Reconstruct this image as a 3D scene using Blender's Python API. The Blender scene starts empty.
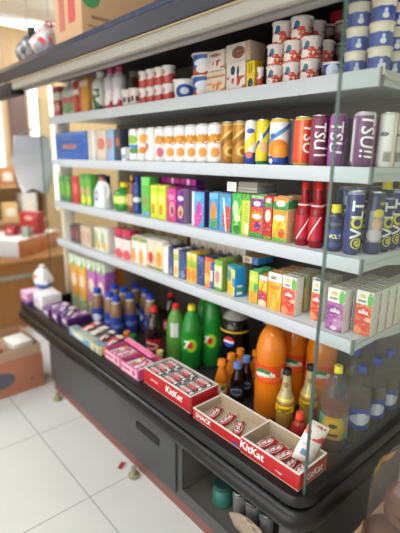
import bpy, bmesh, math, random
from mathutils import Vector, Matrix
random.seed(4)
PI = math.pi
SC = bpy.context.scene
COL = SC.collection

# ------------------------------------------------------------------ materials
def lin(h):
    if isinstance(h, str):
        h = h.lstrip('#')
        c = [int(h[i:i+2], 16)/255 for i in (0, 2, 4)]
        return tuple((x/12.92 if x <= .04045 else ((x+.055)/1.055)**2.4) for x in c) + (1,)
    return tuple(h) + (1,)
MATS = {}
FACE = .7     # round packages are printed facing the aisle corner, this far round from square-on
def new_mat(name):
    m = bpy.data.materials.new(name); m.use_nodes = True
    nt = m.node_tree; nt.nodes.clear()
    out = nt.nodes.new('ShaderNodeOutputMaterial')
    return m, nt, out
def pbr(name, col, rough=.45, metal=0, emit=None, es=0, coat=0, trans=0, ior=1.45):
    if name in MATS: return MATS[name]
    m, nt, out = new_mat(name)
    b = nt.nodes.new('ShaderNodeBsdfPrincipled')
    b.inputs['Base Color'].default_value = lin(col)
    b.inputs['Roughness'].default_value = rough
    b.inputs['Metallic'].default_value = metal
    b.inputs['Coat Weight'].default_value = coat
    b.inputs['Transmission Weight'].default_value = trans
    b.inputs['IOR'].default_value = ior
    if emit: b.inputs['Emission Color'].default_value = lin(emit); b.inputs['Emission Strength'].default_value = es
    nt.links.new(b.outputs[0], out.inputs[0])
    MATS[name] = m
    return m
class G:
    def __init__(s, nt): s.nt = nt
    def put(s, sock, v):
        if hasattr(v, 'is_linked') or isinstance(v, bpy.types.NodeSocket): s.nt.links.new(v, sock)
        else: sock.default_value = v
    def m(s, op, a, b=0.0, c=0.0):
        n = s.nt.nodes.new('ShaderNodeMath'); n.operation = op
        for i, v in enumerate((a, b, c)): s.put(n.inputs[i], v)
        return n.outputs[0]
    def mix(s, f, a, b):
        n = s.nt.nodes.new('ShaderNodeMix'); n.data_type = 'RGBA'
        s.put(n.inputs[0], f); s.put(n.inputs[6], a); s.put(n.inputs[7], b)
        return n.outputs[2]
    def rng(s, x, a, b): return s.m('MULTIPLY', s.m('GREATER_THAN', x, a), s.m('LESS_THAN', x, b))
def printed(name, base, ops=(), rough=.35, wrap=False, metal=0, coat=0):
    """printed packaging: bands, panels, discs, slanted stripes and splashes in order over a base colour"""
    if name in MATS: return MATS[name]
    m, nt, out = new_mat(name)
    g = G(nt)
    tc = nt.nodes.new('ShaderNodeTexCoord')
    sg = nt.nodes.new('ShaderNodeSeparateXYZ'); nt.links.new(tc.outputs['Generated'], sg.inputs[0])
    v = sg.outputs[2]
    if wrap:
        so = nt.nodes.new('ShaderNodeSeparateXYZ'); nt.links.new(tc.outputs['Object'], so.inputs[0])
        u = g.m('MULTIPLY_ADD', g.m('ARCTAN2', so.outputs[0], g.m('MULTIPLY', so.outputs[1], -1.0)), 1/PI, .5-FACE/PI)
    else: u = sg.outputs[0]
    c = lin(base)
    for o in ops:
        k = o[0]
        if k == 'band': mask = g.rng(v, o[1], o[2]); col = o[3]
        elif k == 'col': mask = g.rng(u, o[1], o[2]); col = o[3]
        elif k == 'rect': mask = g.m('MULTIPLY', g.rng(u, o[1], o[2]), g.rng(v, o[3], o[4])); col = o[5]
        elif k == 'ell':
            a = g.m('DIVIDE', g.m('SUBTRACT', u, o[1]), o[3]); b = g.m('DIVIDE', g.m('SUBTRACT', v, o[2]), o[4])
            mask = g.m('LESS_THAN', g.m('ADD', g.m('MULTIPLY', a, a), g.m('MULTIPLY', b, b)), 1.0); col = o[5]
        elif k == 'diag':   # v0, slope, half width, colour
            d = g.m('ABSOLUTE', g.m('SUBTRACT', g.m('SUBTRACT', v, o[1]), g.m('MULTIPLY', g.m('SUBTRACT', u, .5), o[2])))
            mask = g.m('LESS_THAN', d, o[3]); col = o[4]
        elif k == 'spl':    # scale, threshold, v0, v1, colour
            n = nt.nodes.new('ShaderNodeTexNoise'); n.inputs['Scale'].default_value = o[1]; n.inputs['Detail'].default_value = 1
            nt.links.new(tc.outputs['Object'], n.inputs['Vector'])
            mask = g.m('MULTIPLY', g.m('GREATER_THAN', n.outputs[0], o[2]), g.rng(v, o[3], o[4])); col = o[5]
        elif k == 'lines':  # period in v, fill, u0,u1,v0,v1, colour
            f = g.m('LESS_THAN', g.m('FRACT', g.m('DIVIDE', v, o[1])), o[2])
            mask = g.m('MULTIPLY', f, g.m('MULTIPLY', g.rng(u, o[3], o[4]), g.rng(v, o[5], o[6]))); col = o[7]
        c = g.mix(mask, c, lin(col))
    if len(ops) > 1 and not metal and not wrap and not coat:      # small print: fine light and dark flecks of ink
        for scale, th, col in ((170, .68, '#f1eee6'), (210, .73, '#4a4040')):
            n = nt.nodes.new('ShaderNodeTexNoise'); n.inputs['Scale'].default_value = scale; n.inputs['Detail'].default_value = 0
            mp = nt.nodes.new('ShaderNodeMapping'); mp.inputs['Scale'].default_value = (.45, .45, 1.3)
            nt.links.new(tc.outputs['Object'], mp.inputs[0]); nt.links.new(mp.outputs[0], n.inputs['Vector'])
            c = g.mix(g.m('MULTIPLY', g.m('GREATER_THAN', n.outputs[0], th), .45), c, lin(col))
    b = nt.nodes.new('ShaderNodeBsdfPrincipled')
    g.put(b.inputs['Base Color'], c)
    b.inputs['Roughness'].default_value = rough; b.inputs['Metallic'].default_value = metal
    b.inputs['Coat Weight'].default_value = coat
    nt.links.new(b.outputs[0], out.inputs[0])
    MATS[name] = m
    return m
def glassy(name, tint, refl=1.0, haze=0.0, haze_col='#d8dcd8', rough=.03):
    """thin clear sheet: tinted see-through plus Fresnel reflection and a little dust"""
    if name in MATS: return MATS[name]
    m, nt, out = new_mat(name)
    t = nt.nodes.new('ShaderNodeBsdfTransparent'); t.inputs[0].default_value = lin(tint)
    gl = nt.nodes.new('ShaderNodeBsdfGlossy'); gl.inputs['Roughness'].default_value = rough
    g = G(nt); lw = nt.nodes.new('ShaderNodeLayerWeight'); lw.inputs[0].default_value = .5
    mu = nt.nodes.new('ShaderNodeMath'); mu.operation = 'MULTIPLY_ADD'; mu.inputs[1].default_value = .9*refl; mu.inputs[2].default_value = .03*refl
    nt.links.new(g.m('POWER', lw.outputs['Facing'], 5.0), mu.inputs[0])
    mx = nt.nodes.new('ShaderNodeMixShader')
    nt.links.new(mu.outputs[0], mx.inputs[0]); nt.links.new(t.outputs[0], mx.inputs[1]); nt.links.new(gl.outputs[0], mx.inputs[2])
    last = mx.outputs[0]
    if haze:
        d = nt.nodes.new('ShaderNodeBsdfDiffuse'); d.inputs[0].default_value = lin(haze_col)
        m2 = nt.nodes.new('ShaderNodeMixShader'); m2.inputs[0].default_value = haze
        nt.links.new(last, m2.inputs[1]); nt.links.new(d.outputs[0], m2.inputs[2]); last = m2.outputs[0]
    nt.links.new(last, out.inputs[0])
    MATS[name] = m
    return m
def drink(name, col, see=.35, rough=.08):
    """bottle full of coloured drink: glossy skin, light passing partly through"""
    if name in MATS: return MATS[name]
    m, nt, out = new_mat(name)
    b = nt.nodes.new('ShaderNodeBsdfPrincipled'); b.inputs['Base Color'].default_value = lin(col)
    b.inputs['Roughness'].default_value = rough; b.inputs['Coat Weight'].default_value = .4
    tl = nt.nodes.new('ShaderNodeBsdfTranslucent'); tl.inputs[0].default_value = lin(col)
    t = nt.nodes.new('ShaderNodeBsdfTransparent'); t.inputs[0].default_value = lin(col)
    a = nt.nodes.new('ShaderNodeMixShader'); a.inputs[0].default_value = .5
    nt.links.new(tl.outputs[0], a.inputs[1]); nt.links.new(t.outputs[0], a.inputs[2])
    mx = nt.nodes.new('ShaderNodeMixShader'); mx.inputs[0].default_value = see
    nt.links.new(b.outputs[0], mx.inputs[1]); nt.links.new(a.outputs[0], mx.inputs[2])
    nt.links.new(mx.outputs[0], out.inputs[0])
    MATS[name] = m
    return m

# ------------------------------------------------------------------ meshes
class B:
    def __init__(s): s.bm = bmesh.new()
    def _merge(s, t, mi):
        for f in t.faces: f.material_index = mi
        me = bpy.data.meshes.new('t'); t.to_mesh(me); t.free()
        s.bm.from_mesh(me); bpy.data.meshes.remove(me)
    def box(s, x0, x1, y0, y1, z0, z1, mi=0, bev=0, seg=2, M=None):
        t = bmesh.new()
        bmesh.ops.create_cube(t, size=1)
        for v in t.verts:
            v.co = Vector(((x0+x1)/2+v.co.x*(x1-x0), (y0+y1)/2+v.co.y*(y1-y0), (z0+z1)/2+v.co.z*(z1-z0)))
        if bev: bmesh.ops.bevel(t, geom=t.edges[:], offset=bev, segments=seg, affect='EDGES', profile=.5)
        if M: bmesh.ops.transform(t, matrix=M, verts=t.verts[:])
        s._merge(t, mi); return s
    def lathe(s, prof, seg=20, mi=0, c=(0, 0, 0), M=None):
        t = bmesh.new(); rings = []
        for r, z in prof:
            if r < 1e-5: rings.append([t.verts.new((c[0], c[1], c[2]+z))])
            else: rings.append([t.verts.new((c[0]+r*math.cos(2*PI*i/seg), c[1]+r*math.sin(2*PI*i/seg), c[2]+z)) for i in range(seg)])
        for a, b in zip(rings, rings[1:]):
            for i in range(seg):
                j = (i+1) % seg
                if len(a) == 1 and len(b) > 1: t.faces.new((a[0], b[j], b[i])) if False else t.faces.new((a[0], b[i], b[j])[::-1])
                elif len(b) == 1 and len(a) > 1: t.faces.new((a[i], a[j], b[0]))
                elif len(a) > 1: t.faces.new((a[i], a[j], b[j], b[i]))
        bmesh.ops.recalc_face_normals(t, faces=t.faces[:])
        if M: bmesh.ops.transform(t, matrix=M, verts=t.verts[:])
        s._merge(t, mi); return s
    def grid(s, fn, nu, nv, mi=0, closed=False):
        t = bmesh.new()
        V = [[t.verts.new(fn(i/nu, j/nv)) for j in range(nv+1)] for i in range(nu+1)]
        for i in range(nu):
            for j in range(nv): t.faces.new((V[i][j], V[i+1][j], V[i+1][j+1], V[i][j+1]))
        bmesh.ops.remove_doubles(t, verts=t.verts[:], dist=1e-6)
        bmesh.ops.recalc_face_normals(t, faces=t.faces[:])
        s._merge(t, mi); return s
    def tube(s, pts, r, seg=8, mi=0):
        t = bmesh.new(); pts = [Vector(p) for p in pts]; rings = []
        for k, p in enumerate(pts):
            d = (pts[min(k+1, len(pts)-1)]-pts[max(k-1, 0)]).normalized()
            a = d.cross(Vector((0, 0, 1)) if abs(d.z) < .9 else Vector((1, 0, 0))).normalized(); b = d.cross(a)
            rings.append([t.verts.new(p+(a*math.cos(2*PI*i/seg)+b*math.sin(2*PI*i/seg))*r) for i in range(seg)])
        for q, w in zip(rings, rings[1:]):
            for i in range(seg): t.faces.new((q[i], q[(i+1) % seg], w[(i+1) % seg], w[i]))
        t.faces.new(rings[0]); t.faces.new(rings[-1])
        bmesh.ops.recalc_face_normals(t, faces=t.faces[:])
        s._merge(t, mi); return s
    def prism(s, poly, x0, x1, mi=0):
        """outline in (y, z) pushed along x"""
        t = bmesh.new()
        a = [t.verts.new((x0, y, z)) for y, z in poly]; b = [t.verts.new((x1, y, z)) for y, z in poly]
        t.faces.new(a); t.faces.new(b[::-1]); n = len(poly)
        for i in range(n): t.faces.new((a[i], b[i], b[(i+1) % n], a[(i+1) % n]))
        bmesh.ops.recalc_face_normals(t, faces=t.faces[:])
        s._merge(t, mi); return s
    def sweep(s, path, prof, mi=0):
        """closed profile of (outward offset, z) carried along a 2-D path given as (point, outward normal)"""
        t = bmesh.new()
        rings = [[t.verts.new((p[0]+n[0]*o, p[1]+n[1]*o, z)) for o, z in prof] for p, n in path]
        m = len(prof)
        for a, b in zip(rings, rings[1:]):
            for i in range(m): t.faces.new((a[i], a[(i+1) % m], b[(i+1) % m], b[i]))
        t.faces.new(rings[0]); t.faces.new(rings[-1])
        bmesh.ops.recalc_face_normals(t, faces=t.faces[:])
        s._merge(t, mi); return s
    def done(s, name, *mats, ang=38, M=None):
        if M: bmesh.ops.transform(s.bm, matrix=M, verts=s.bm.verts[:])
        me = bpy.data.meshes.new(name); s.bm.to_mesh(me); s.bm.free()
        for m in mats: me.materials.append(m)
        for p in me.polygons: p.use_smooth = True
        me.set_sharp_from_angle(angle=math.radians(ang))
        return me
def lettering(text, size, mat, bold=.0, shear=0.0, at=(0, 0, 0), turn=0.0, wrap=None, slope=0, sx=1, ring=None):
    """printed letters as thin shapes on the -Y face (or round a cylinder of radius wrap)"""
    cu = bpy.data.curves.new('t', 'FONT'); cu.body = text; cu.size = size; cu.offset = bold; cu.shear = shear
    cu.align_x = 'CENTER'; cu.align_y = 'CENTER'; cu.resolution_u = 2
    ob = bpy.data.objects.new('t', cu); me = bpy.data.meshes.new_from_object(ob)
    bpy.data.objects.remove(ob); bpy.data.curves.remove(cu)
    bm = bmesh.new(); bm.from_mesh(me); bpy.data.meshes.remove(me)
    for v in bm.verts: v.co.x *= sx
    bmesh.ops.triangulate(bm, faces=bm.faces[:])
    if ring:
        a, b, w = ring; n = 28
        o = [bm.verts.new((a*math.cos(2*PI*i/n), b*math.sin(2*PI*i/n), 0)) for i in range(n)]
        q = [bm.verts.new(((a-w)*math.cos(2*PI*i/n), (b-w)*math.sin(2*PI*i/n), 0)) for i in range(n)]
        for i in range(n): bm.faces.new((o[i], o[(i+1) % n], q[(i+1) % n], q[i]))
    bmesh.ops.rotate(bm, verts=bm.verts[:], matrix=Matrix.Rotation(turn, 3, 'Z'))
    if wrap:
        for _ in range(4):
            e = [e for e in bm.edges if abs(e.verts[0].co.x-e.verts[1].co.x) > wrap*.22]
            if not e: break
            bmesh.ops.subdivide_edges(bm, edges=e, cuts=1); bmesh.ops.triangulate(bm, faces=bm.faces[:])
    for v in bm.verts:
        x, y = v.co.x, v.co.y
        if wrap:
            r = wrap+.0008; a = x/wrap+at[0]+FACE
            v.co = Vector((r*math.sin(a), -r*math.cos(a), y+at[2]))
        else: v.co = Vector((x+at[0], at[1], y+at[2]))
    me = bpy.data.meshes.new('lettering'); bm.to_mesh(me); bm.free(); me.materials.append(mat)
    return me

# ------------------------------------------------------------------ objects
def link(name, data, parent=None, loc=(0, 0, 0)):
    o = bpy.data.objects.new(name, data); COL.objects.link(o)
    o.location = loc
    if parent: o.parent = parent
    return o
def add(name, label, cat, parts, loc=(0, 0, 0), rz=0, group=None, rot=None, kind=None):
    """parts: (name, mesh, [sub-parts], label); one lone part becomes the thing itself"""
    if rz and any(k in name for k in ('_can', 'cup', 'tub', 'bottle')): rz -= FACE
    if len(parts) == 1 and len(parts[0]) == 2:
        r = link(name, parts[0][1])
    else:
        r = link(name, None); r.empty_display_size = .03; hosts = {}
        host = None
        for p in parts:
            deep = host is not None and (p[0].startswith(('lettering', 'yellow_', 'emblem_', 'side_lettering', 'sticker', 'tamper', 'tab', 'neck_ring', 'front_print')))
            o = link(p[0], p[1], (hosts.get(p[0]) or host) if deep else r)
            if not deep:
                if p[0] in ('body', 'label', 'tray', 'wrapper'): host = o
                if p[0] == 'cap': hosts['tamper_ring'] = o; host = host or o
                if p[0] == 'lid': hosts['tab'] = o
            if len(p) > 2 and p[2]:
                for q in p[2]: link(q[0], q[1], o)
            if len(p) > 3: o['label'] = p[3]
    r.location = loc; r.rotation_euler = rot if rot else (0, 0, rz)
    if label and len(label.split()) > 16: print('LONG', len(label.split()), label)
    if label: r['label'] = label
    if cat: r['category'] = cat
    if group: r['group'] = group
    if kind: r['kind'] = kind
    return r
def struct(name, me, loc=(0, 0, 0)):
    o = link(name, me, None, loc); o['kind'] = 'structure'; return o
ORD = ['first', 'second', 'third', 'fourth', 'fifth', 'sixth', 'seventh', 'eighth', 'ninth', 'tenth', 'eleventh', 'twelfth']

# ------------------------------------------------------------------ camera (solved from the photograph's vanishing lines)
YAW, PITCH, ROLL, FPX = math.radians(48.58), math.radians(14.2065), math.radians(.7911), 428.7
CAM = Vector((.6216, -1.1962, 1.4558))
fw = Vector((-math.sin(YAW)*math.cos(PITCH), math.cos(YAW)*math.cos(PITCH), -math.sin(PITCH)))
rt = fw.cross(Vector((0, 0, 1))).normalized(); up = rt.cross(fw)
rt, up = rt*math.cos(ROLL)+up*math.sin(ROLL), up*math.cos(ROLL)-rt*math.sin(ROLL)
cd = bpy.data.cameras.new('camera'); co = bpy.data.objects.new('camera', cd); COL.objects.link(co)
mw = Matrix((rt, up, -fw)).transposed().to_4x4(); mw.translation = CAM; co.matrix_world = mw
cd.sensor_fit = 'VERTICAL'; cd.sensor_height = 36; cd.lens = FPX*36/533; cd.clip_start = .02
cd.dof.use_dof = True; cd.dof.focus_distance = 1.45; cd.dof.aperture_fstop = 1.25
SC.camera = co
def X(px, z, y=.03):
    """where along a shelf (height z, depth y) the photograph's column px falls"""
    lo, hi = -8.0, 1.0
    for _ in range(50):
        m = (lo+hi)/2; d = Vector((m, y, z))-CAM
        if 200+FPX*d.dot(rt)/d.dot(fw) < px: lo = m
        else: hi = m
    return lo

# ------------------------------------------------------------------ shop shell
def floor_mat():
    m, nt, out = new_mat('floor_tile'); g = G(nt)
    tc = nt.nodes.new('ShaderNodeTexCoord'); s = nt.nodes.new('ShaderNodeSeparateXYZ')
    nt.links.new(tc.outputs['Object'], s.inputs[0])
    def ln(c, o): return g.m('LESS_THAN', g.m('ABSOLUTE', g.m('SUBTRACT', g.m('FRACT', g.m('DIVIDE', g.m('SUBTRACT', c, o-.583*.5), .583)), .5)), .0055)
    k = g.m('MAXIMUM', ln(s.outputs[0], -.8764), ln(s.outputs[1], -.504))
    n = nt.nodes.new('ShaderNodeTexNoise'); n.inputs['Scale'].default_value = 3; nt.links.new(tc.outputs['Object'], n.inputs[0])
    base = g.mix(n.outputs[0], lin('#c8cac7'), lin('#d6d8d4'))
    b = nt.nodes.new('ShaderNodeBsdfPrincipled'); g.put(b.inputs['Base Color'], g.mix(k, base, lin('#a3a5a2')))
    b.inputs['Roughness'].default_value = .28
    nt.links.new(b.outputs[0], out.inputs[0]); return m
def wood_mat(name, a, bcol, vert=True):
    if name in MATS: return MATS[name]
    m, nt, out = new_mat(name); g = G(nt)
    tc = nt.nodes.new('ShaderNodeTexCoord'); mp = nt.nodes.new('ShaderNodeMapping'); nt.links.new(tc.outputs['Object'], mp.inputs[0])
    mp.inputs['Scale'].default_value = (9, 9, 1.2) if vert else (9, 1.2, 9)
    n = nt.nodes.new('ShaderNodeTexNoise'); n.inputs['Scale'].default_value = 2; nt.links.new(mp.outputs[0], n.inputs[0])
    b = nt.nodes.new('ShaderNodeBsdfPrincipled'); g.put(b.inputs['Base Color'], g.mix(n.outputs[0], lin(a), lin(bcol)))
    b.inputs['Roughness'].default_value = .5
    nt.links.new(b.outputs[0], out.inputs[0]); MATS[name] = m; return m
XL, XR, YF, YB, ZC = -4.9, 2.6, -4.2, .85, 2.95
struct('floor', B().box(XL-.1, XR+.1, YF-.1, 4.1, -.1, 0).done('floor', floor_mat()))
struct('ceiling', B().box(XL-.1, XR+.1, YF-.1, 4.1, ZC, ZC+.1).done('ceiling', pbr('ceiling_paint', '#e9e7e1', .8)))
wallm = pbr('wall_paint', '#d9d4c8', .8)
struct('wall_back', B().box(-2.75, XR+.1, YB, YB+.1, 0, ZC).done('wall_back', wallm))
struct('wall_far', B().box(XL-.1, -2.65, 4.0, 4.1, 0, ZC).done('wall_far', wallm))
struct('wall_side', B().box(-2.75, -2.65, YB+.1, 4.0, 0, ZC).done('wall_side', wallm))
struct('wall_right', B().box(XR, XR+.1, YF, YB, 0, ZC).done('wall_right', wallm))
# left wall with tall daylight windows
wl = B(); wood = wood_mat('warm_panel_wood', '#c9a878', '#dcc096')
WY = [(.42, .57), (.87, 1.02), (1.13, 1.21)]; wz0, wz1 = .75, 2.32
ys = [YF-.1, .42, .57, .87, 1.02, 1.13, 1.21, 4.1]
for a, b in ((ys[0], ys[1]), (ys[2], ys[3]), (ys[4], ys[5]), (ys[6], ys[7])): wl.box(XL-.1, XL, a, b, 0, ZC)
for a, b in WY: wl.box(XL-.1, XL, a, b, 0, wz0); wl.box(XL-.1, XL, a, b, wz1, ZC)
struct('wall_left', wl.done('wall_left', wood))
for i, (a, b) in enumerate(WY):
    w = struct('window_%d' % (i+1), B().box(XL-.06, XL-.052, a, b, wz0, wz1).done('window', glassy('window_glass', '#f4f6f4')))
    f = B()
    f.box(XL-.075, XL-.03, a, a+.018, wz0, wz1); f.box(XL-.075, XL-.03, b-.018, b, wz0, wz1)
    f.box(XL-.075, XL-.03, a+.018, b-.018, wz0, wz0+.02); f.box(XL-.075, XL-.03, a+.018, b-.018, wz1-.02, wz1)
    link('window_frame', f.done('window_frame', pbr('cream_frame', '#e8dfc8', .5)), w)
struct('trim_1', B().box(XL+.0005, XL+.02, .62, .84, 1.45, 2.28, bev=.003).done('trim_1', pbr('dusky_panel', '#75605a', .5)))
# street side behind the camera: wall with an open shop front
wf = B(); wf.box(XL, -2.6, YF-.1, YF, 0, ZC); wf.box(2.0, XR, YF-.1, YF, 0, ZC); wf.box(-2.6, 2.0, YF-.1, YF, 2.5, ZC)
struct('wall_front', wf.done('wall_front', wallm))
# ceiling light panels
def ceiling_light(x, y, lx, ly, s, label):
    t = add('ceiling_light', label, 'light', [
        ('frame', B().box(-lx/2-.02, lx/2+.02, -ly/2-.02, ly/2+.02, -.03, 0, bev=.004).done('frame', pbr('white_metal', '#eeeeec', .4))),
        ('diffuser', B().box(-lx/2, lx/2, -ly/2, ly/2, -.036, -.031).done('diffuser', pbr('lamp_%g' % s, '#ffffff', .5, emit='#f6f9ff', es=s)))],
        (x, y, ZC), group='ceiling lights over the aisle')
LS = 10
ceiling_light(-1.7, -1.75, 1.2, .5, LS, 'long ceiling light panel above the aisle, farthest from the camera')
ceiling_light(-.1, -1.75, 1.2, .5, LS, 'long ceiling light panel above the aisle, nearest the cooler end')
ceiling_light(-3.6, -1.2, 1.2, .5, 20, 'ceiling light panel over the far left corner')
ceiling_light(1.4, -2.6, 1.2, .5, LS, 'ceiling light panel behind the camera')
ceiling_light(-3.7, 1.6, .6, 1.2, 20, 'ceiling light panel in front of the wooden wall')

# ------------------------------------------------------------------ the open cooler
Z1, Z2, Z3, Z4 = 1.70, 1.4352, 1.1632, .90
CL, CR = -2.27, .0275
cool = add('display_cooler', 'long open-front grey and black display cooler with four white shelves and glass ends', 'cooler', [], (0, 0, 0)) if False else link('display_cooler', None)
cool['label'] = 'long open-front grey and black display cooler with four white shelves and glass ends'; cool['category'] = 'cooler'
def cp(name, me, parent=None, label=None):
    o = link(name, me, parent or cool)
    if label: o['label'] = label
    return o
blk = pbr('black_trim_plastic', '#0d0e10', .33)
gry = pbr('charcoal_steel', '#4c4d4d', .5)
dark = pbr('dark_inside', '#1b1b1b', .7)
shw = pbr('shelf_white', '#cfd5d8', .4)
rail = pbr('price_rail_plastic', '#c6ced4', .4)
inner = pbr('inner_panel_grey', '#6f6a66', .6)
def corner_path(xa, xb, yf, yb, r, n=8):
    P = [((xa, yb), (-1, 0)), ((xa, yf+r), (-1, 0))]
    for i in range(1, n):
        a = PI+PI/2*i/n; P.append(((xa+r+r*math.cos(a), yf+r+r*math.sin(a)), (math.cos(a), math.sin(a))))
    P.append(((xa+r, yf), (0, -1))); P.append(((xb-r, yf), (0, -1)))
    for i in range(1, n):
        a = 1.5*PI+PI/2*i/n; P.append(((xb-r+r*math.cos(a), yf+r+r*math.sin(a)), (math.cos(a), math.sin(a))))
    P += [((xb, yf+r), (1, 0)), ((xb, yb), (1, 0))]
    return P
path = corner_path(CL, CR, -.262, .56, .045)
cp('rim_rail', B().sweep(path, [(-.03, .487), (.008, .487), (.018, .484), (.023, .476), (.024, .452), (.016, .444), (.006, .441), (-.03, .441)]).done('rim_rail', blk))
cp('rim_bumper', B().sweep(path, [(-.03, .4405), (.014, .4405), (.03, .434), (.041, .42), (.045, .40), (.041, .382), (.03, .37), (.0, .362), (-.03, .362)]).done('rim_bumper', blk))
w = B(); w.box(CL+.03, CR-.03, -.232, -.07, .455, .4868); w.box(CL+.03, CR-.03, -.07, .54, .40, .42); w.box(CL+.03, CR-.03, -.085, -.07, .42, .456)
cp('well_floor', w.done('well_floor', pbr('well_dark', '#2b2c2c', .5)))
bl = -1.88
b = B(); b.box(bl, -.545, -.25, -.235, .06, .37); b.box(-.545, .0, -.25, -.235, .06, .115); b.box(-.05, .0, -.25, -.235, .115, .37)
b.box(-.545, -.05, -.25, -.235, .335, .37); b.box(-.015, .0, -.235, .54, .06, .37); b.box(bl, bl+.015, -.235, .54, .06, .37)
cp('base_panel', b.done('base_panel', gry))
b = B(); b.box(-.56, -.05, .12, .13, .08, .36); b.box(-.56, -.545, -.235, .12, .08, .36); b.box(-.545, -.05, -.235, .12, .095, .105)
cp('storage_recess', b.done('storage_recess', pbr('recess_grey', '#5c5853', .6)))
h = cp('access_door', B().box(-1.02, -.575, -.262, -.2505, .085, .352, bev=.004).done('access_door', pbr('charcoal_door', '#454646', .5)))
cp('door_handle', B().box(-.86, -.685, -.265, -.2605, .252, .288, bev=.006).done('door_handle', dark), h)
cp('plinth', B().box(bl+.02, -.01, -.243, .53, .0, .062).done('plinth', pbr('red_brown_plinth', '#7c5248', .6)))
for fx in (-1.72, -.86, -.1):
    cp('levelling_foot', B().lathe([(0, 0), (.028, 0), (.028, .01), (.014, .02), (.012, .05), (0, .05)], 12).done('levelling_foot', pbr('foot_khaki', '#8a8468', .6), M=Matrix.Translation((fx, -.285, 0))))
cp('back_panel', B().box(CL+.03, CR-.03, .5, .54, .42, 1.96).done('back_panel', inner))
for k, z in enumerate((Z1, Z2, Z3, Z4)):
    s = cp('shelf', B().box(-2.24, -.002, .012, .47, z-.02, z-.0005, bev=.002).box(-2.24, -.002, .012, .02, z-.04, z-.02).box(-.012, -.002, .02, .47, z-.042, z-.02).done('shelf', shw))
    cp('price_rail', B().prism([(-.004, z+.001), (.011, z+.001), (.011, z-.046), (.002, z-.046), (-.001, z-.042), (-.004, z-.004)], -2.24, -.004).done('price_rail', rail), s)
    cp('rail_end_cap', B().box(-.003, .003, -.006, .013, z-.048, z+.002, bev=.001).done('rail_end_cap', pbr('rail_end_grey', '#7d8580', .4)), s)
    br = B(); br.prism([(.03, z-.02), (.45, z-.02), (.45, z-.07), (.3, z-.06)], -.0035, -.0005); cp('side_bracket', br.done('side_bracket', shw), s)
    if k == 0: cp('edge_clip', B().tube([(.006, -.002, z+.01), (.006, -.002, z-.015), (.006, .05, z-.022), (.006, .3, z-.022)], .004).done('edge_clip', pbr('cream_clip', '#e6ded2', .4)), s)
def pane(x, y0, z0, y1, z1):
    p = cp('glass_end', B().box(x-.003, x+.003, y0, y1, z0, z1).done('glass_end', glassy('end_glass', '#f8fcfa', .45, .022)))
    cp('glass_edge', B().box(x-.0042, x+.0042, y0-.004, y0, z0, z1).done('glass_edge', pbr('green_glass_edge', '#2c4a42', .15, coat=.5)), p)
    return p
pane(CR, -.244, .487, .55, 1.815)
pane(CL, -.05, .487, .55, 1.815)
cp('end_post', B().box(CL+.006, CL+.03, .05, .14, .487, 1.85, bev=.004).done('end_post', pbr('cream_post', '#ece3d0', .4)))
# canopy above: dark blue fascia, sloping top strip, grey valance, lamp strip
navy = pbr('navy_fascia', '#0d1322', .5)
XC0, XC1 = -2.5, .06
cp('canopy_top', B().box(XC0, XC1, -.2, .55, 1.972, 1.984).done('canopy_top', pbr('canopy_grey', '#54565a', .5)))
cp('fascia', B().prism([(-.285, 1.868), (-.279, 1.868), (-.279, 1.925), (-.285, 1.925)], XC0, XC1).done('fascia', navy))
cp('fascia_top_strip', B().prism([(-.286, 1.926), (-.279, 1.926), (-.2, 1.985), (-.207, 1.99), (-.286, 1.945)], XC0, XC1).done('fascia_top_strip', pbr('blue_top_strip', '#22314e', .1, coat=.5)))
cp('valance', B().prism([(-.272, 1.862), (-.255, 1.862), (-.25, 1.822), (-.266, 1.82), (-.272, 1.826)], -2.08, XC1).done('valance', pbr('valance_beige', '#8d8a80', .4)))
cp('valance_lip', B().prism([(-.276, 1.867), (-.255, 1.867), (-.255, 1.8625), (-.276, 1.8625)], -2.08, XC1).done('valance_lip', pbr('valance_gold', '#c8b48c', .35)))
cp('canopy_underside', B().box(XC0, XC1, -.2, .55, 1.961, 1.971).done('canopy_underside', pbr('underside_dark', '#3c3937', .6)))
cp('lamp_strip', B().box(CL+.06, CR-.03, -.215, -.18, 1.825, 1.86, bev=.006).done('lamp_strip', pbr('lamp_housing_grey', '#8f8d8a', .4)))

cp('canopy_end', B().box(XC0, -2.085, -.276, -.2, 1.80, 1.866, bev=.004).done('canopy_end', navy))

# ------------------------------------------------------------------ package builders
alu = pbr('can_aluminium', '#c9cbcc', .25, metal=1)
WHT = pbr('white_ink', '#f4f4f2', .4)
def can(mat, r, h, extra=()):
    me = B().lathe([(0, .003), (r*.72, .002), (r*.78, 0), (r*.84, .002), (r, .009), (r, h-.014), (r*.99, h-.011), (r*.86, h-.003)], 26).done('body', mat)
    lid = B().lathe([(r*.86, h-.0035), (r*.9, h-.001), (r*.9, h), (r*.84, h), (r*.82, h-.004), (0, h-.004)], 26).done('lid', alu)
    tab = B().box(-r*.22, r*.22, -r*.75, -r*.05, h-.0037, h-.0022, bev=.0006).done('tab', alu)
    return [('body', me), ('lid', lid), ('tab', tab)]+list(extra)
def carton(w, d, h, front, side, top=None, ears=True, extra=(), bev=.0025):
    top = top or side
    bm = B(); bm.box(-w/2, w/2, 0, d, 0, h-(.004 if ears else 0), bev=bev)
    for f in bm.bm.faces:
        n = f.normal
        f.material_index = 0 if abs(n.y) > .7 else (2 if abs(n.z) > .7 else 1)
    p = [('body', bm.done('body', front, side, top))]
    if ears: p.append(('top_seam', B().box(-w/2+.003, w/2-.003, d/2-.004, d/2+.004, h-.004, h, bev=.0012).done('top_seam', top)))
    return p+list(extra)
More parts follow.
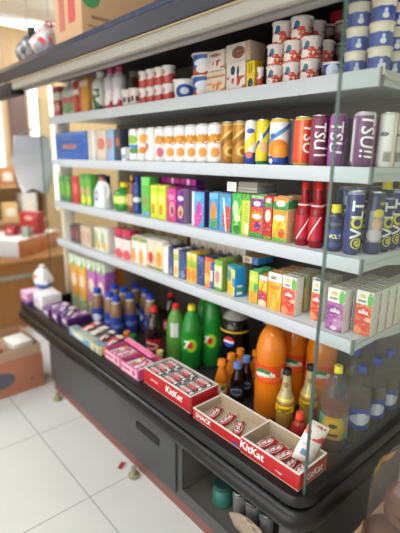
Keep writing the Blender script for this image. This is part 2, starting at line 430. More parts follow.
def bottle(prof, mat, cap_mat, cap, label=None, extra=(), seg=24):
    """prof: (r, z) outline; cap = (r, z0, z1); label = (r, z0, z1, mat)"""
    p = [('bottle', B().lathe(prof, seg).done('bottle', mat, ang=50))]
    r, a, b = cap
    p.append(('cap', B().lathe([(0, a), (r, a), (r, a+(b-a)*.25), (r*.94, a+(b-a)*.3), (r*.94, b-.002), (r*.85, b), (0, b)], 18).done('cap', cap_mat)))
    p.append(('tamper_ring', B().lathe([(r*1.0, a-.0035), (r*1.03, a-.003), (r*1.03, a-.0008), (r*1.0, a-.0004)], 18).done('tamper_ring', cap_mat)))
    if label:
        r, a, b, m = label
        p.append(('label', B().lathe([(r-.001, a), (r, a+.0005), (r, b-.0005), (r-.001, b)], seg).done('label', m)))
    return p+list(extra)
def cup(mat, lid_mat, r, h, taper=.86, extra=()):
    return [('cup', B().lathe([(0, .001), (r*taper*.9, 0), (r*taper*.95, .004), (r*.9, h-.008), (r*.92, h-.006), (0, h-.006)], 24).done('cup', mat)),
            ('lid', B().lathe([(0, h-.0065), (r*.97, h-.0065), (r, h-.0055), (r, h-.001), (r*.97, h), (r*.9, h-.001), (0, h-.001)], 24).done('lid', lid_mat)),
            ('tab', B().box(-r*.16, r*.16, -r*1.12, -r*.98, h-.003, h-.002).done('tab', lid_mat))]+list(extra)
def pillow(w, l, t, mat, name='wrapper'):
    """flow-wrapped bar lying flat: flat crimped ends along y, puffed middle"""
    bm = B()
    def fn(sgn):
        def q(u, v):
            e = min(1, min(v, 1-v)/.12); s = math.sin(PI*min(1, max(0, u)))**.4 if 0 < u < 1 else 0
            cr = .0012*math.sin(v*60) if e < .6 else 0
            return Vector(((u-.5)*w*(1-.06*e), (v-.5)*l, t/2+sgn*(t/2*s*(e**.5))+cr*.3))
        return q
    bm.grid(fn(1), 10, 18); bm.grid(fn(-1), 10, 18)
    return bm.done(name, mat, ang=60)

# ------------------------------------------------------------------ rows on the shelves
NOTES = {}
def row(name, cat, group, z, pa, pb, n, h, d, make, desc, where, rows=1, levels=1, pitch=None, gap=.96, y0=.03, jitter=.0, back=None, wmax=None, rz=0, lv0=1):
    """n packages side by side between two columns of the photograph, `rows` deep and `levels` high"""
    xa, xb = X(pa, z, y0), X(pb, z, y0)
    st = (xb-xa)/n; w = st*gap
    if wmax: w = min(w, wmax)
    parts = make(w, d, h); py = pitch or d+.004
    rd = any(k in name for k in ('can', 'cup', 'tub', 'bottle'))
    for r in range(rows):
        for l in range(levels):
            for i in range(n):
                x = xa+st*(i+.5)+random.uniform(-jitter, jitter)
                y = y0+r*py+(w/2 if rd else 0)
                bits = []
                lab = desc
                if n > 1: bits.append(ORD[i]+' from left')
                if levels > 1: bits.append((['bottom', 'top'] if levels == 2 else ['bottom', 'middle', 'third', 'top'])[l]+' layer')
                if rows > 1: bits.append('front row' if r == 0 else ORD[r]+' row')
                lab = desc+(' '+where if where else '')+(', '+', '.join(bits) if bits else '')
                if len(lab.split()) > 16: print('LONG', len(lab.split()), lab)
                add(name, lab, cat, parts, (x, y, z+.0005+l*(h+.0005)), rz, group if n*rows*levels > 1 else None)
# ================================================================== top shelf: yoghurts and milk drinks
P = printed
mk_can = lambda m, ex=None: (lambda w, d, h: can(m, w/2, h, ex(w/2, h) if ex else ()))
def mk_carton(front, side, top=None, ears=True, ex=None):
    return lambda w, d, h: carton(w, d, h, front, side, top, ears, ex(w, h) if ex else ())
def mk_cup(m, lid, taper=.88): return lambda w, d, h: cup(m, lid, w/2, h, taper)
whitep = pbr('white_card', '#ecebe6', .45)
silver = pbr('grey_foil', '#b9bcbc', .35, metal=.5)
def drink_bottle(m, capm, cf=.35):
    def f(w, d, h):
        r = w/2
        return bottle([(0, 0), (r*.9, 0), (r, .006), (r, h*.66), (r*.9, h*.76), (r*.45, h*.86), (r*.4, h*.9)], m, capm, (r*.5, h*.88, h))
    return f
redp = P('red_pack', '#a8323a', [('band', .55, .8, '#d8d2cc'), ('ell', .5, .3, .3, .15, '#e8c9b5')])
bluep = P('blue_red_pack', '#39518e', [('band', .6, .85, '#c8434a'), ('ell', .5, .35, .32, .18, '#d9d9e4')])
row('milk_carton', 'carton', 'red and blue cartons at the far end', Z1, 54, 60, 2, .185, .06, mk_carton(redp, redp), 'narrow red drink carton at far left end of top shelf', '')
capw = pbr('cap_white', '#f1f1ef', .4); capb = pbr('cap_blue', '#1d43b4', .35); capr = pbr('cap_red', '#d0281f', .35)
capy = pbr('cap_yellow', '#eadb23', .35); capo = pbr('cap_orange', '#ee8a22', .35); capp = pbr('cap_pink', '#d4477c', .4); capk = pbr('cap_black', '#161616', .35); capg = pbr('cap_green', '#2b7a33', .35)
row('yogurt_drink_bottle', 'bottle', 'white green yoghurt drink bottles', Z1, 60.5, 73.5, 2, .2, .08, drink_bottle(P('wg_drink', '#c9cfc4', [('band', .1, .45, '#7b9a6d'), ('ell', .5, .5, .3, .1, '#b35a4a')], wrap=True), capw), 'white yoghurt drink bottle with green band on top shelf', '')
row('milk_carton', 'carton', None, Z1, 74, 79.3, 1, .186, .06, mk_carton(P('red_white_pack', '#b93a3c', [('band', .6, .75, '#efe6df')]), redp), 'plain red carton left of the orange one on top shelf', '')
row('milk_carton', 'carton', None, Z1, 80, 88.5, 1, .187, .07, mk_carton(P('orange_pack', '#d99a3f', [('col', .0, .28, '#c2473f'), ('band', .78, .95, '#e5d5b4')]), P('orange_side', '#d6a256')), 'orange carton with red edge near left end of top shelf', '')
row('yogurt_drink_bottle', 'bottle', None, Z1, 89.5, 99, 1, .21, .1, drink_bottle(P('leaf_drink', '#d6d9d2', [('spl', 26, .52, .0, .62, '#2f6b35'), ('spl', 30, .6, .0, .6, '#1c2520')], wrap=True), capw), 'white bottle with dark green leaf pattern on top shelf', '')
row('yogurt_drink_bottle', 'bottle', 'white and red bottles with pink caps', Z1, 102, 118, 2, .209, .1, drink_bottle(P('berry_drink', '#dcd4dc', [('band', .0, .22, '#c02b49'), ('band', .32, .5, '#b9405c'), ('ell', .5, .4, .3, .12, '#e9e6e4'), ('ell', .3, .2, .2, .1, '#f0e8e8')], wrap=True), capp), 'white and red yoghurt bottle with pink cap on top shelf', '')
cream = pbr('lid_cream', '#e8ddc9', .4); lidw = pbr('lid_white', '#e6e2dd', .4)
row('yogurt_cup', 'cup', 'white cups with dark lettering', Z1, 119, 134.5, 2, .085, .1, mk_cup(P('dark_letter_cup', '#e4dcd3', [('rect', .25, .45, .3, .6, '#45282c'), ('rect', .55, .75, .3, .6, '#6e2f35'), ('band', .0, .14, '#b9484f')], wrap=True), lidw), 'white yoghurt cup with dark print on top shelf', '')
row('yogurt_drink_bottle', 'bottle', None, Z1, 122, 132, 1, .21, .12, drink_bottle(P('blue_orange_drink', '#dcdad4', [('band', .25, .42, '#2d4a8e'), ('col', .55, .9, '#c96a35')], wrap=True), capw), 'tall white bottle with blue and orange print behind white cups', '', y0=.16)
rw = P('berry_cup', '#e9e1dc', [('ell', .42, .22, .5, .26, '#c8403f'), ('ell', .75, .3, .3, .3, '#c9483c'), ('ell', .2, .7, .12, .16, '#b7505a')], wrap=True)
row('yogurt_cup', 'cup', 'small red and white cups', Z1, 136, 168, 4, .075, .08, mk_cup(rw, lidw), 'small red and white yoghurt cup left of the tub', '', levels=2, y0=.03)
tubw = P('tub_blue_disc', '#ebe9e4', [('ell', .5, .45, .26, .36, '#244fa8'), ('ell', .5, .45, .12, .18, '#dfe4ee')], wrap=True)
row('yogurt_tub', 'tub', None, Z1, 166.5, 185, 1, .083, .11, mk_cup(tubw, lidw, .9), 'white yoghurt tub with a round blue emblem on top shelf', '')
tubb = P('tub_blue', '#2b5aa5', [('ell', .5, .6, .3, .2, '#dfe8f2'), ('band', .0, .3, '#c7493f'), ('ell', .42, .3, .16, .2, '#efe9e6')], wrap=True)
row('yogurt_tub', 'tub', 'pair of stacked blue tubs', Z1, 184.5, 205.5, 1, .083, .12, mk_cup(tubb, lidw, .9), 'blue yoghurt tub with red base, stacked pair on top shelf', '', levels=2)
pko = P('peach_multipack', '#e4d2bd', [('spl', 30, .5, .0, .5, '#e0883c'), ('band', .7, .8, '#c98d5c'), ('lines', .5, .03, 0, 1, 0, 1, '#cdb9a4')])
pkr = P('berry_multipack', '#e3d6cb', [('spl', 30, .53, .1, .5, '#b54a3c'), ('ell', .5, .75, .3, .08, '#9c6a58')])
pks = pbr('multipack_side', '#d8c4ae', .45)
row('yogurt_multipack', 'yoghurt pack', None, Z1, 206, 225, 1, .083, .09, mk_carton(pko, pks, whitep, False), 'orange and cream yoghurt multipack under another pack', '')
add('yogurt_multipack', 'cream and red yoghurt multipack lying on the orange multipack', 'yoghurt pack', carton(.1, .09, .075, pkr, pks, whitep, False, bev=.008), (X(213.5, Z1), .035, Z1+.085))
crt = P('milk_box', '#e9e2da', [('spl', 24, .52, .0, .5, '#c3442f'), ('ell', .35, .72, .12, .16, '#3a4c5e'), ('ell', .62, .66, .06, .2, '#38404a')])
row('milk_carton', 'carton', None, Z1, 225.5, 245, 1, .1, .09, mk_carton(crt, pks, whitep, False), 'white carton with red splashes beside the yellow pack', '')
add('yogurt_multipack', 'cream and brown yoghurt multipack on top of the white carton', 'yoghurt pack', carton(.13, .09, .07, P('brown_multipack', '#dfd3c8', [('ell', .55, .5, .25, .3, '#8a5a4a'), ('col', .8, 1.1, '#c7a98d')]), pks, whitep, False, bev=.008), (X(233, Z1), .045, Z1+.101))
row('dessert_carton', 'carton', None, Z1, 245.5, 254, 1, .098, .05, mk_carton(P('yellow_pack', '#eecb1e', [('ell', .55, .2, .3, .18, '#2a3f63'), ('rect', .3, .42, .55, .9, '#8a6a1d'), ('rect', .58, .7, .55, .9, '#8a6a1d')]), P('yellow_pack_side', '#d6b31c')), 'small bright yellow carton between milk box and cup stacks', '')
row('yogurt_cup', 'cup', None, Z1, 254.5, 260, 1, .068, .05, mk_cup(rw, lidw), 'single narrow red and white cup right of yellow carton', '')
cupm = P('strawberry_cup', '#eadfd9', [('band', .0, .3, '#d9553d'), ('spl', 75, .47, .2, .58, '#d8482f'), ('spl', 80, .58, .0, .35, '#eed8ce'), ('ell', .2, .28, .2, .2, '#efe6df'), ('ell', .33, .68, .09, .2, '#1f6d86'), ('ell', .27, .55, .08, .1, '#28507d')], wrap=True)
row('yogurt_cup', 'cup', 'strawberry cups in stacks', Z1, 260.5, 312, 3, .066, .07, mk_cup(cupm, lidw, .93), 'strawberry yoghurt cup in the tall stacks', '', levels=2, rows=2, pitch=.074)
row('yogurt_cup', 'cup', 'strawberry cups on top of the stacks', Z1+.133, 266, 304, 2, .066, .07, mk_cup(cupm, lidw, .93), 'strawberry yoghurt cup on the very top of stacks', '', rows=2, pitch=.074)
dkc = P('dark_berry_cup', '#8d4a4a', [('band', .55, .9, '#b9a8a0'), ('spl', 30, .5, .0, .5, '#5a2026')], wrap=True)
row('yogurt_cup', 'cup', 'dark red cups at the back', Z1, 312, 341, 2, .068, .07, mk_cup(dkc, lidw), 'dark red yoghurt cup behind the small blue tub', '', levels=3, rows=2, pitch=.078, y0=.19)
row('yogurt_tub', 'tub', None, Z1, 317, 335.5, 1, .045, .06, mk_cup(P('low_blue_tub', '#2f52a0', [('ell', .45, .5, .25, .5, '#cfdcec')], wrap=True), lidw), 'low blue and white tub in front of dark red cups', '')
cupb = P('blue_cup', '#2b4ba8', [('ell', .5, .24, .09, .13, '#e6e9f2'), ('ell', .5, .45, .05, .1, '#d5dcf0'), ('band', .8, 1.1, '#e9dfcc'), ('ell', .2, .8, .24, .16, '#e9dfcc'), ('ell', .8, .8, .24, .16, '#e9dfcc'), ('ell', .5, .78, .2, .14, '#e9dfcc')], wrap=True)
row('yogurt_cup', 'cup', 'blue cups with cream lids stacked behind the glass', Z1, 336.5, 384, 2, .0635, .07, mk_cup(cupb, cream, .9), 'blue cup with cream lid behind end glass', '', levels=4, rows=4, pitch=.086)

add('price_card', 'small red card standing on the dark red cups at the glass edge', 'price tag', [('card', B().box(-.022, .022, -.0008, .0008, 0, .04, bev=.0005).done('card', pbr('card_red', '#c4262c', .45))), ('card_foot', B().box(-.018, .018, .0008, .012, 0, .0015).done('card_foot', pbr('card_red', '#c4262c', .45)))], (X(331, Z1, .22), .215, Z1+.2055))

# ================================================================== second shelf: cans
H2 = .158
bx = P('blue_case', '#2d63b8', [('rect', .12, .9, .3, .72, '#2a58a8'), ('rect', .25, .68, .4, .55, '#b58f6a'), ('rect', .35, .6, .44, .52, '#c8556a'), ('band', .9, .95, '#5d8fd4')])
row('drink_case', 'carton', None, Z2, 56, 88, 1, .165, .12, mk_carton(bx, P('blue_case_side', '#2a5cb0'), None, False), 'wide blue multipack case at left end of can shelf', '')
row('milk_carton', 'carton', None, Z2, 88.5, 95.5, 1, .17, .07, mk_carton(P('white_pack', '#dcdcd6', [('col', .3, .5, '#b7b3a4')]), whitep), 'plain white carton right of the blue case', '')
row('milk_carton', 'carton', None, Z2, 96.5, 107, 1, .166, .07, mk_carton(P('beige_pack', '#d7c6b6', [('ell', .5, .55, .38, .2, '#c97d6c')]), P('beige_side', '#cdbba8')), 'beige carton with a pink patch on can shelf', '')
row('milk_carton', 'carton', None, Z2, 107.5, 114.5, 1, .165, .07, mk_carton(P('sky_pack', '#8fb9de', [('ell', .4, .55, .3, .2, '#cf7a72')]), P('sky_side', '#7aa8d4')), 'pale blue carton right of the beige one on can shelf', '')
row('milk_carton', 'carton', None, Z2, 115, 121, 1, .165, .07, mk_carton(P('navy_pack', '#3a4657', [('ell', .5, .6, .3, .15, '#b8644a')]), P('navy_side', '#333d4c')), 'dark navy carton on can shelf', '')
row('juice_carton', 'carton', None, Z2, 121.3, 125.3, 1, .07, .04, mk_carton(P('small_white', '#dfe3ea', [('band', .2, .5, '#8aa6d0')]), whitep), 'very small white and blue carton left of the green can', '')
row('drink_can', 'can', None, Z2, 126, 135, 1, H2, .08, mk_can(P('green_can', '#e2e6e2', [('ell', .4, .68, .25, .14, '#8ebb34'), ('band', .42, .52, '#3a7cbf'), ('ell', .5, .33, .3, .09, '#4b8c3a'), ('col', .7, .85, '#d8a43c')], wrap=True)), 'white can with green fruit and blue band', '', wmax=.075)
row('drink_can', 'can', None, Z2, 135.5, 142.5, 1, H2, .08, mk_can(P('orange_dot_can', '#e6e4de', [('ell', .55, .7, .22, .14, '#e8a53e'), ('ell', .5, .35, .24, .1, '#dd8f3a')], wrap=True)), 'white can with two orange spots', '', wmax=.075)
row('drink_can', 'can', None, Z2, 143, 152, 1, H2, .08, mk_can(P('red_dot_can', '#e9e8e5', [('ell', .2, .45, .16, .13, '#c3603f'), ('ell', .25, .72, .1, .1, '#e6a75e')], wrap=True)), 'plain white can with red spot at its left', '', wmax=.08)
wo = P('orange_band_can', '#e9e8e6', [('diag', .64, .1, .085, '#dd9a26'), ('spl', 60, .53, .5, .78, '#c98319'), ('ell', .48, .28, .17, .13, '#e9953f'), ('band', .97, 1.1, '#c3c6c8')], wrap=True)
wr_ = P('pink_band_can', '#e9e8e6', [('diag', .64, .1, .085, '#dd9a26'), ('spl', 60, .53, .5, .78, '#c98319'), ('ell', .45, .28, .18, .14, '#d2607a'), ('band', .97, 1.1, '#c3c6c8')], wrap=True)
row('drink_can', 'can', None, Z2, 152.3, 161, 1, H2, .08, mk_can(wr_), 'white can with orange band and pink fruit', '', wmax=.076)
row('drink_can', 'can', 'white cans with orange bands', Z2, 161, 216, 5, H2, .08, mk_can(wo), 'white can with orange band and orange fruit', '', wmax=.085)
row('drink_can', 'can', 'white cans in the row behind', Z2, 150, 216, 6, H2, .08, mk_can(wo), 'white can hidden behind the orange band cans', '', y0=.12, wmax=.075)
gold = P('gold_can', '#b9863a', [('diag', .62, .5, .08, '#8a5f1e'), ('diag', .75, .5, .03, '#e0bc6a'), ('ell', .62, .3, .24, .13, '#e2c26c'), ('ell', .62, .3, .13, .07, '#a8751f'), ('band', .93, .98, '#d8b261')], wrap=True, metal=.35, rough=.3)
row('drink_can', 'can', 'pair of gold cans', Z2, 216.5, 240.5, 2, H2, .07, mk_can(gold), 'gold can with emblem', '', rows=2, pitch=.075)
lem = P('lemon_can', '#e4e7ea', [('diag', .55, .5, .13, '#e9d84a'), ('ell', .45, .77, .2, .06, '#2f4fae'), ('band', .0, .27, '#2446a8'), ('ell', .4, .22, .2, .08, '#e07a5a')], wrap=True)
row('drink_can', 'can', None, Z2, 241, 251, 1, H2, .06, mk_can(lem), 'white and blue can with yellow stripe beside gold cans', '', rows=2, pitch=.07)
yel = P('yellow_can', '#e6d32a', [('diag', .62, .6, .05, '#23429a'), ('ell', .6, .4, .22, .12, '#e9b48a'), ('ell', .4, .62, .1, .1, '#f2f0e2'), ('band', .0, .08, '#2c7a45')], wrap=True)
row('drink_can', 'can', None, Z2, 252, 262.3, 1, H2, .06, mk_can(yel), 'bright yellow can with blue slanting script', '', rows=2, pitch=.07)
mir = P('orange_soda_can', '#e8e9ea', [('band', .0, .2, '#1d49a6'), ('ell', .45, .36, .4, .2, '#e4861f'), ('ell', .62, .3, .3, .14, '#f0a437'), ('diag', .7, .45, .055, '#4f8fc4'), ('ell', .25, .64, .12, .05, '#2f66b4'), ('band', .93, 1.1, '#e8c04a'), ('ell', .2, .08, .1, .06, '#e8e9ea')], wrap=True)
row('soda_can', 'can', None, Z2, 263, 280.5, 1, H2, .07, mk_can(mir), 'white can with oranges and blue base on second shelf', '', wmax=.07)
row('soda_can', 'can', None, Z2, 283, 290, 1, H2, .06, mk_can(P('ice_can', '#b9c2cf', [('col', .3, .6, '#7f93b2')], wrap=True)), 'pale grey can behind gap left of orange can', '', y0=.1, wmax=.06)
def tsu(mat, txt, ang):
    def f(r, h):
        return [('lettering', lettering(txt, .058, WHT, .0006, .1, (ang, 0, h*.56), -PI/2, r, sx=.95))]
    return mk_can(mat, f)
orc = P('orange_can', '#e2502a', [('col', .6, 1.1, '#d63f23'), ('col', .38, .46, '#f08a5a'), ('band', .0, .06, '#c8a63c'), ('band', .94, 1.1, '#c9c44a')], wrap=True, coat=.3)
row('energy_can', 'can', None, Z2, 287.5, 304, 1, H2, .065, tsu(orc, 'TSU', .5), 'orange can with yellow rim on second shelf', '', wmax=.064)
brn = P('plum_can', '#6c2a45', [('col', .05, .3, '#8a3a58'), ('rect', .3, .8, .2, .24, '#e8dfe4'), ('rect', .3, .8, .34, .37, '#e8dfe4')], wrap=True, coat=.3)
def plum_ex(r, h): return [('lettering', lettering('TSU', .05, WHT, .0006, .1, (-.15, 0, h*.6), -PI/2, r, sx=.95))]
row('energy_can', 'can', None, Z2, 304, 320.5, 1, H2, .065, mk_can(brn, plum_ex), 'plum brown can right of the orange can', '', wmax=.064)
pur = P('purple_can', '#7a2f7c', [('col', .1, .28, '#a05aa4'), ('diag', .3, 1.6, .05, '#a85cae'), ('col', .66, .8, '#5c1f63')], wrap=True, coat=.3)
row('energy_can', 'can', None, Z2, 322.5, 337.5, 1, H2, .06, tsu(pur, 'TSU', -.3), 'purple can left of the glass edge on second shelf', '', wmax=.06)
vio = P('violet_can', '#6b3468', [('col', .12, .2, '#a47aa6'), ('rect', -.3, .14, .1, .9, '#e6e1e6'), ('col', .8, .92, '#d86a8a'), ('band', .95, 1.1, '#cfc6d0')], wrap=True, coat=.3)
row('energy_can', 'can', None, Z2, 344.5, 365.5, 1, H2, .07, tsu(vio, 'TSU!!', .12), 'violet can with large white lettering behind the glass edge', '', wmax=.07)
row('energy_can', 'can', 'plum cans in back rows', Z2, 303, 368, 3, H2, .065, mk_can(pur), 'purple can in the rows behind the orange and violet cans', '', rows=3, y0=.11, pitch=.072, wmax=.064)
whc = P('white_red_can', '#e9e7e3', [('col', .78, .88, '#d8503c'), ('ell', .3, .62, .16, .04, '#6a6f6f'), ('rect', .32, .6, .1, .3, '#b7bab2'), ('lines', .02, .5, .36, .56, .12, .28, '#5d6260'), ('col', .6, .66, '#d9d2b8')], wrap=True)
row('drink_can', 'can', 'white cans with red stripe by the end glass', Z2, 371, 389, 1, H2, .07, mk_can(whc), 'white can with red stripe beside the end glass', '', rows=5, pitch=.07, wmax=.064, y0=.092)
# ================================================================== third shelf: juices and energy drinks
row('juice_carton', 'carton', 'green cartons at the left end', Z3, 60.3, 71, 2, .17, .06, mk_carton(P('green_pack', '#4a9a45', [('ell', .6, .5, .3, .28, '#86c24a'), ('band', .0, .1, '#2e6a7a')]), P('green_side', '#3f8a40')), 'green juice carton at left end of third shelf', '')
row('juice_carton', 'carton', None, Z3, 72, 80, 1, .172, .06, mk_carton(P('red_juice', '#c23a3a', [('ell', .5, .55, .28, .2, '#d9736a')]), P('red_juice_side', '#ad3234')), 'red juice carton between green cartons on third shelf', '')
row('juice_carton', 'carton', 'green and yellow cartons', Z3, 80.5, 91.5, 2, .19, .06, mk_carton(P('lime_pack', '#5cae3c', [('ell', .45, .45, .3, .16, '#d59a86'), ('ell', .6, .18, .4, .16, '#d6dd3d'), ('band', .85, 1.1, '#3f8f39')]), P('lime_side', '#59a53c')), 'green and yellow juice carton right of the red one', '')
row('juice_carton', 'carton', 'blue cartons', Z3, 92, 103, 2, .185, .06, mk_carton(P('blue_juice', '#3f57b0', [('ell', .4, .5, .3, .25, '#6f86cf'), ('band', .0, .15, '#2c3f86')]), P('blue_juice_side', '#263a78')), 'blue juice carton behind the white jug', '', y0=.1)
def jug():
    b = B()
    prof = lambda u: 1
    def fn(u, v):
        a = 2*PI*u; z = .155*v
        k = 1 if v < .55 else 1-.62*((v-.55)/.45)**1.2
        return Vector((math.copysign(abs(math.cos(a))**.6, math.cos(a))*.062*k, math.copysign(abs(math.sin(a))**.6, math.sin(a))*.04*k, z+.0005))
    b.grid(fn, 28, 14); b.box(-.045, .045, -.026, .026, .0003, .001)
    return [('body', b.done('body', P('jug_white', '#dfe3e6', [('ell', .42, .45, .2, .2, '#4a58b0'), ('ell', .42, .45, .1, .11, '#dfe3e6')], .3), ang=70)),
            ('handle', B().tube([(.03, 0, .142), (.062, 0, .135), (.074, 0, .105), (.066, 0, .06), (.054, 0, .045)], .0085).done('handle', pbr('jug_handle', '#d9dde0', .35))),
            ('cap', B().lathe([(0, .153), (.02, .153), (.02, .175), (0, .175)], 16).done('cap', pbr('jug_cap', '#c06a5c', .4)))]
add('milk_jug', 'white plastic jug with handle and small blue emblem on third shelf', 'jug', jug(), (X(105, Z3, .07), .06, Z3+.0005))
def soda(rad, h, mat, capm, lab=None, lz=(.3, .62), capr=.0165, neck=.8, extra=(), base=True, caph=.022, waist=.0):
    """plastic soda bottle: petal foot, straight or waisted sides, dome shoulder, neck ring"""
    s = h-caph; nk = s*neck
    pr = [(0, .006), (rad*.45, .0), (rad*.82, .0), (rad*.97, .012), (rad, .025), (rad, nk*.42), (rad*(1-waist), nk*.5), (rad*(1-waist), nk*.72), (rad, nk*.8)]
    for i in range(1, 8):
        t = i/7; pr.append((capr*1.05+(rad-capr*1.05)*(1-t**1.7), nk*.8+(s-nk*.8-.012)*(1-(1-t)**1.35)))
    pr += [(capr*.95, s-.01), (capr*1.25, s-.008), (capr*1.25, s-.005), (capr*.95, s-.004), (capr*.95, s)]
    return bottle(pr, mat, capm, (capr*1.08, s-.001, h), (rad*(1-waist)+.0008, h*lz[0], h*lz[1], lab) if lab else None, extra)
grn = drink('green_soda', '#27a03a', .35)
add('juice_bottle', 'small green bottle with yellow cap and pale label on third shelf', 'bottle', soda(.062, .155, drink('lime_drink', '#2f9a2e', .25), capy, P('lime_label', '#b7d94e', [('ell', .5, .5, .3, .3, '#d9e88a')], wrap=True), (.25, .55), .024, .75), (X(124.5, Z3, .09), .095, Z3+.0005))
add('juice_bottle', 'amber bottle right of the small green bottle on third shelf', 'bottle', soda(.03, .2, drink('amber_drink', '#9a5a28', .3), pbr('cap_gold', '#c7a04a', .3, metal=.6), P('amber_label', '#caa26a', wrap=True), (.2, .5), .012), (X(133, Z3, .07), .07, Z3+.0005))
add('juice_bottle', 'dark blue bottle left of the tall green carton', 'bottle', soda(.028, .2, drink('blue_drink', '#2a4a9a', .2), capb, P('blue_lab', '#20356e', [('ell', .5, .5, .3, .2, '#cfd7e6')], wrap=True), (.2, .55), .012), (X(138.3, Z3, .07), .07, Z3+.0005))
row('juice_carton', 'carton', None, Z3, 141.5, 150, 1, .2, .06, mk_carton(P('tall_green', '#58b84a', [('ell', .5, .4, .32, .14, '#8a9a5a'), ('band', .8, 1.1, '#6cd05a'), ('band', 0, .12, '#6aa7c8')]), P('tall_green_side', '#4fa945')), 'tall green juice carton left of the yellow-green ones', '')
yg = P('yellow_green', '#d4dc2e', [('ell', .35, .28, .2, .16, '#c98a3c'), ('band', .82, .94, '#b8cf2a'), ('ell', .4, .6, .25, .12, '#e9ec8a')])
row('juice_carton', 'carton', 'yellow-green cartons', Z3, 150.5, 166, 2, .165, .06, mk_carton(yg, P('yellow_green_side', '#cfc65a')), 'yellow-green juice carton left of the pink one', '')
pk = P('pink_juice', '#d0308c', [('ell', .55, .38, .26, .24, '#e8a8a0'), ('ell', .6, .34, .14, .13, '#5c2238'), ('ell', .5, .75, .36, .08, '#ee8fc2')])
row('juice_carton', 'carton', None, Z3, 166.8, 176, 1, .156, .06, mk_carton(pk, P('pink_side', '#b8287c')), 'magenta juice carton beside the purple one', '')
pp = P('purple_juice', '#6a1f86', [('ell', .5, .34, .32, .2, '#e8b878'), ('ell', .5, .3, .16, .1, '#7a2f2a'), ('ell', .5, .76, .4, .07, '#e2d3ea')])
row('juice_carton', 'carton', None, Z3, 176.5, 184.3, 1, .153, .06, mk_carton(pp, P('purple_side', '#9d8aa8')), 'purple juice carton with pale side right of magenta one', '')
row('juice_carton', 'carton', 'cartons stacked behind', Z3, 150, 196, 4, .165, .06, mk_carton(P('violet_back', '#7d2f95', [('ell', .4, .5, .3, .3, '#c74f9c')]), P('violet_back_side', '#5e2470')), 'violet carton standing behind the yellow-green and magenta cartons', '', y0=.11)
row('juice_carton', 'carton', 'cartons lying on the back ones', Z3+.166, 151, 196, 3, .03, .05, mk_carton(P('flat_top_pack', '#b8318f', [('col', .45, .6, '#e9d3e4')]), P('flat_top_side', '#5e2470'), None, False), 'flat magenta pack lying on the violet cartons', '', y0=.11)
bpk = P('blue_pink_juice', '#3fa0dc', [('ell', .6, .4, .24, .34, '#c8419a'), ('ell', .35, .2, .26, .2, '#e14fa8'), ('col', .0, .2, '#e6e8ee'), ('ell', .5, .85, .3, .1, '#5fb8ec')])
row('juice_carton', 'carton', None, Z3, 191, 204.5, 1, .155, .05, mk_carton(bpk, P('purple_dk_side', '#4d2a6a')), 'blue juice carton with pink fruit on third shelf', '', gap=.9)
bok = P('blue_orange_juice', '#3b98d2', [('ell', .5, .45, .3, .32, '#f08a28'), ('ell', .55, .18, .4, .14, '#5a9a48'), ('band', .85, 1.1, '#66b8e6')])
row('juice_carton', 'carton', None, Z3, 208.5, 217.5, 1, .157, .05, mk_carton(bok, P('sky_side2', '#6fa6c8')), 'blue juice carton with orange fruit on third shelf', '')
brk = P('blue_red_juice', '#46a4d6', [('ell', .7, .35, .4, .35, '#c8483a'), ('diag', .5, -3.2, .2, '#e9edf2'), ('band', .9, 1.1, '#4a90c4')])
row('juice_carton', 'carton', None, Z3, 218.3, 230, 1, .157, .05, mk_carton(brk, P('sky_side3', '#5f8fb2')), 'blue juice carton with white slash and red fruit', '')
gk = P('green_lime_juice', '#3cb04a', [('ell', .4, .62, .3, .2, '#bfe4a4'), ('ell', .6, .4, .3, .1, '#e6f2d4'), ('diag', .25, .9, .06, '#c8e03a'), ('ell', .6, .12, .4, .1, '#1d8a32')])
gks = P('lime_yellow_panel', '#c8d84a', [('rect', .5, .9, .05, .3, '#e8e8d8'), ('lines', .05, .5, .3, .9, .35, .8, '#a0b03a'), ('band', .85, 1.1, '#5aa83c')])
row('juice_carton', 'carton', None, Z3, 231, 240.3, 1, .165, .05, mk_carton(gk, gks), 'green lime juice carton turned beside its twin', '', gap=.97)
row('juice_carton', 'carton', None, Z3, 240.6, 248.6, 1, .165, .05, mk_carton(gks, gks), 'yellow-green carton showing its back panel on third shelf', '', gap=.97)
pok = P('purple_orange_juice', '#d8482e', [('band', .72, .9, '#6a2a8a'), ('ell', .5, .8, .3, .06, '#e6dff0'), ('ell', .5, .52, .42, .12, '#ee8a2c'), ('ell', .5, .5, .34, .06, '#f2e9e0'), ('ell', .6, .28, .22, .1, '#6a2a8a'), ('band', .0, .12, '#3a9a4a'), ('band', .92, 1.1, '#8fc28a')])
row('juice_carton', 'carton', 'berry cartons', Z3, 249.2, 262, 1, .165, .05, mk_carton(pok, P('sage_side', '#86b08a')), 'purple and orange juice carton on third shelf', '', rows=2)
rdk = P('red_juice2', '#c62f30', [('ell', .5, .55, .35, .14, '#eddad2'), ('band', .75, .85, '#3a8a4a'), ('ell', .5, .9, .3, .06, '#e8e8e0'), ('band', .0, .08, '#8aa830')])
row('juice_carton', 'carton', 'red cartons', Z3, 262.4, 270.6, 1, .165, .045, mk_carton(rdk, P('red_side2', '#a32a2c')), 'red juice carton left of the orange yellow one', '', rows=2)
org = P('orange_yellow_juice', '#f0a021', [('ell', .4, .35, .5, .26, '#f7c62e'), ('ell', .62, .2, .22, .1, '#e5532a'), ('diag', .42, .9, .03, '#e8622a'), ('ell', .45, .54, .36, .07, '#f8f0d8'), ('band', .72, .9, '#2d8a4c'), ('ell', .5, .86, .3, .07, '#dbe6d0'), ('band', .0, .1, '#7ab63a'), ('band', .93, 1.1, '#f08a2a')])
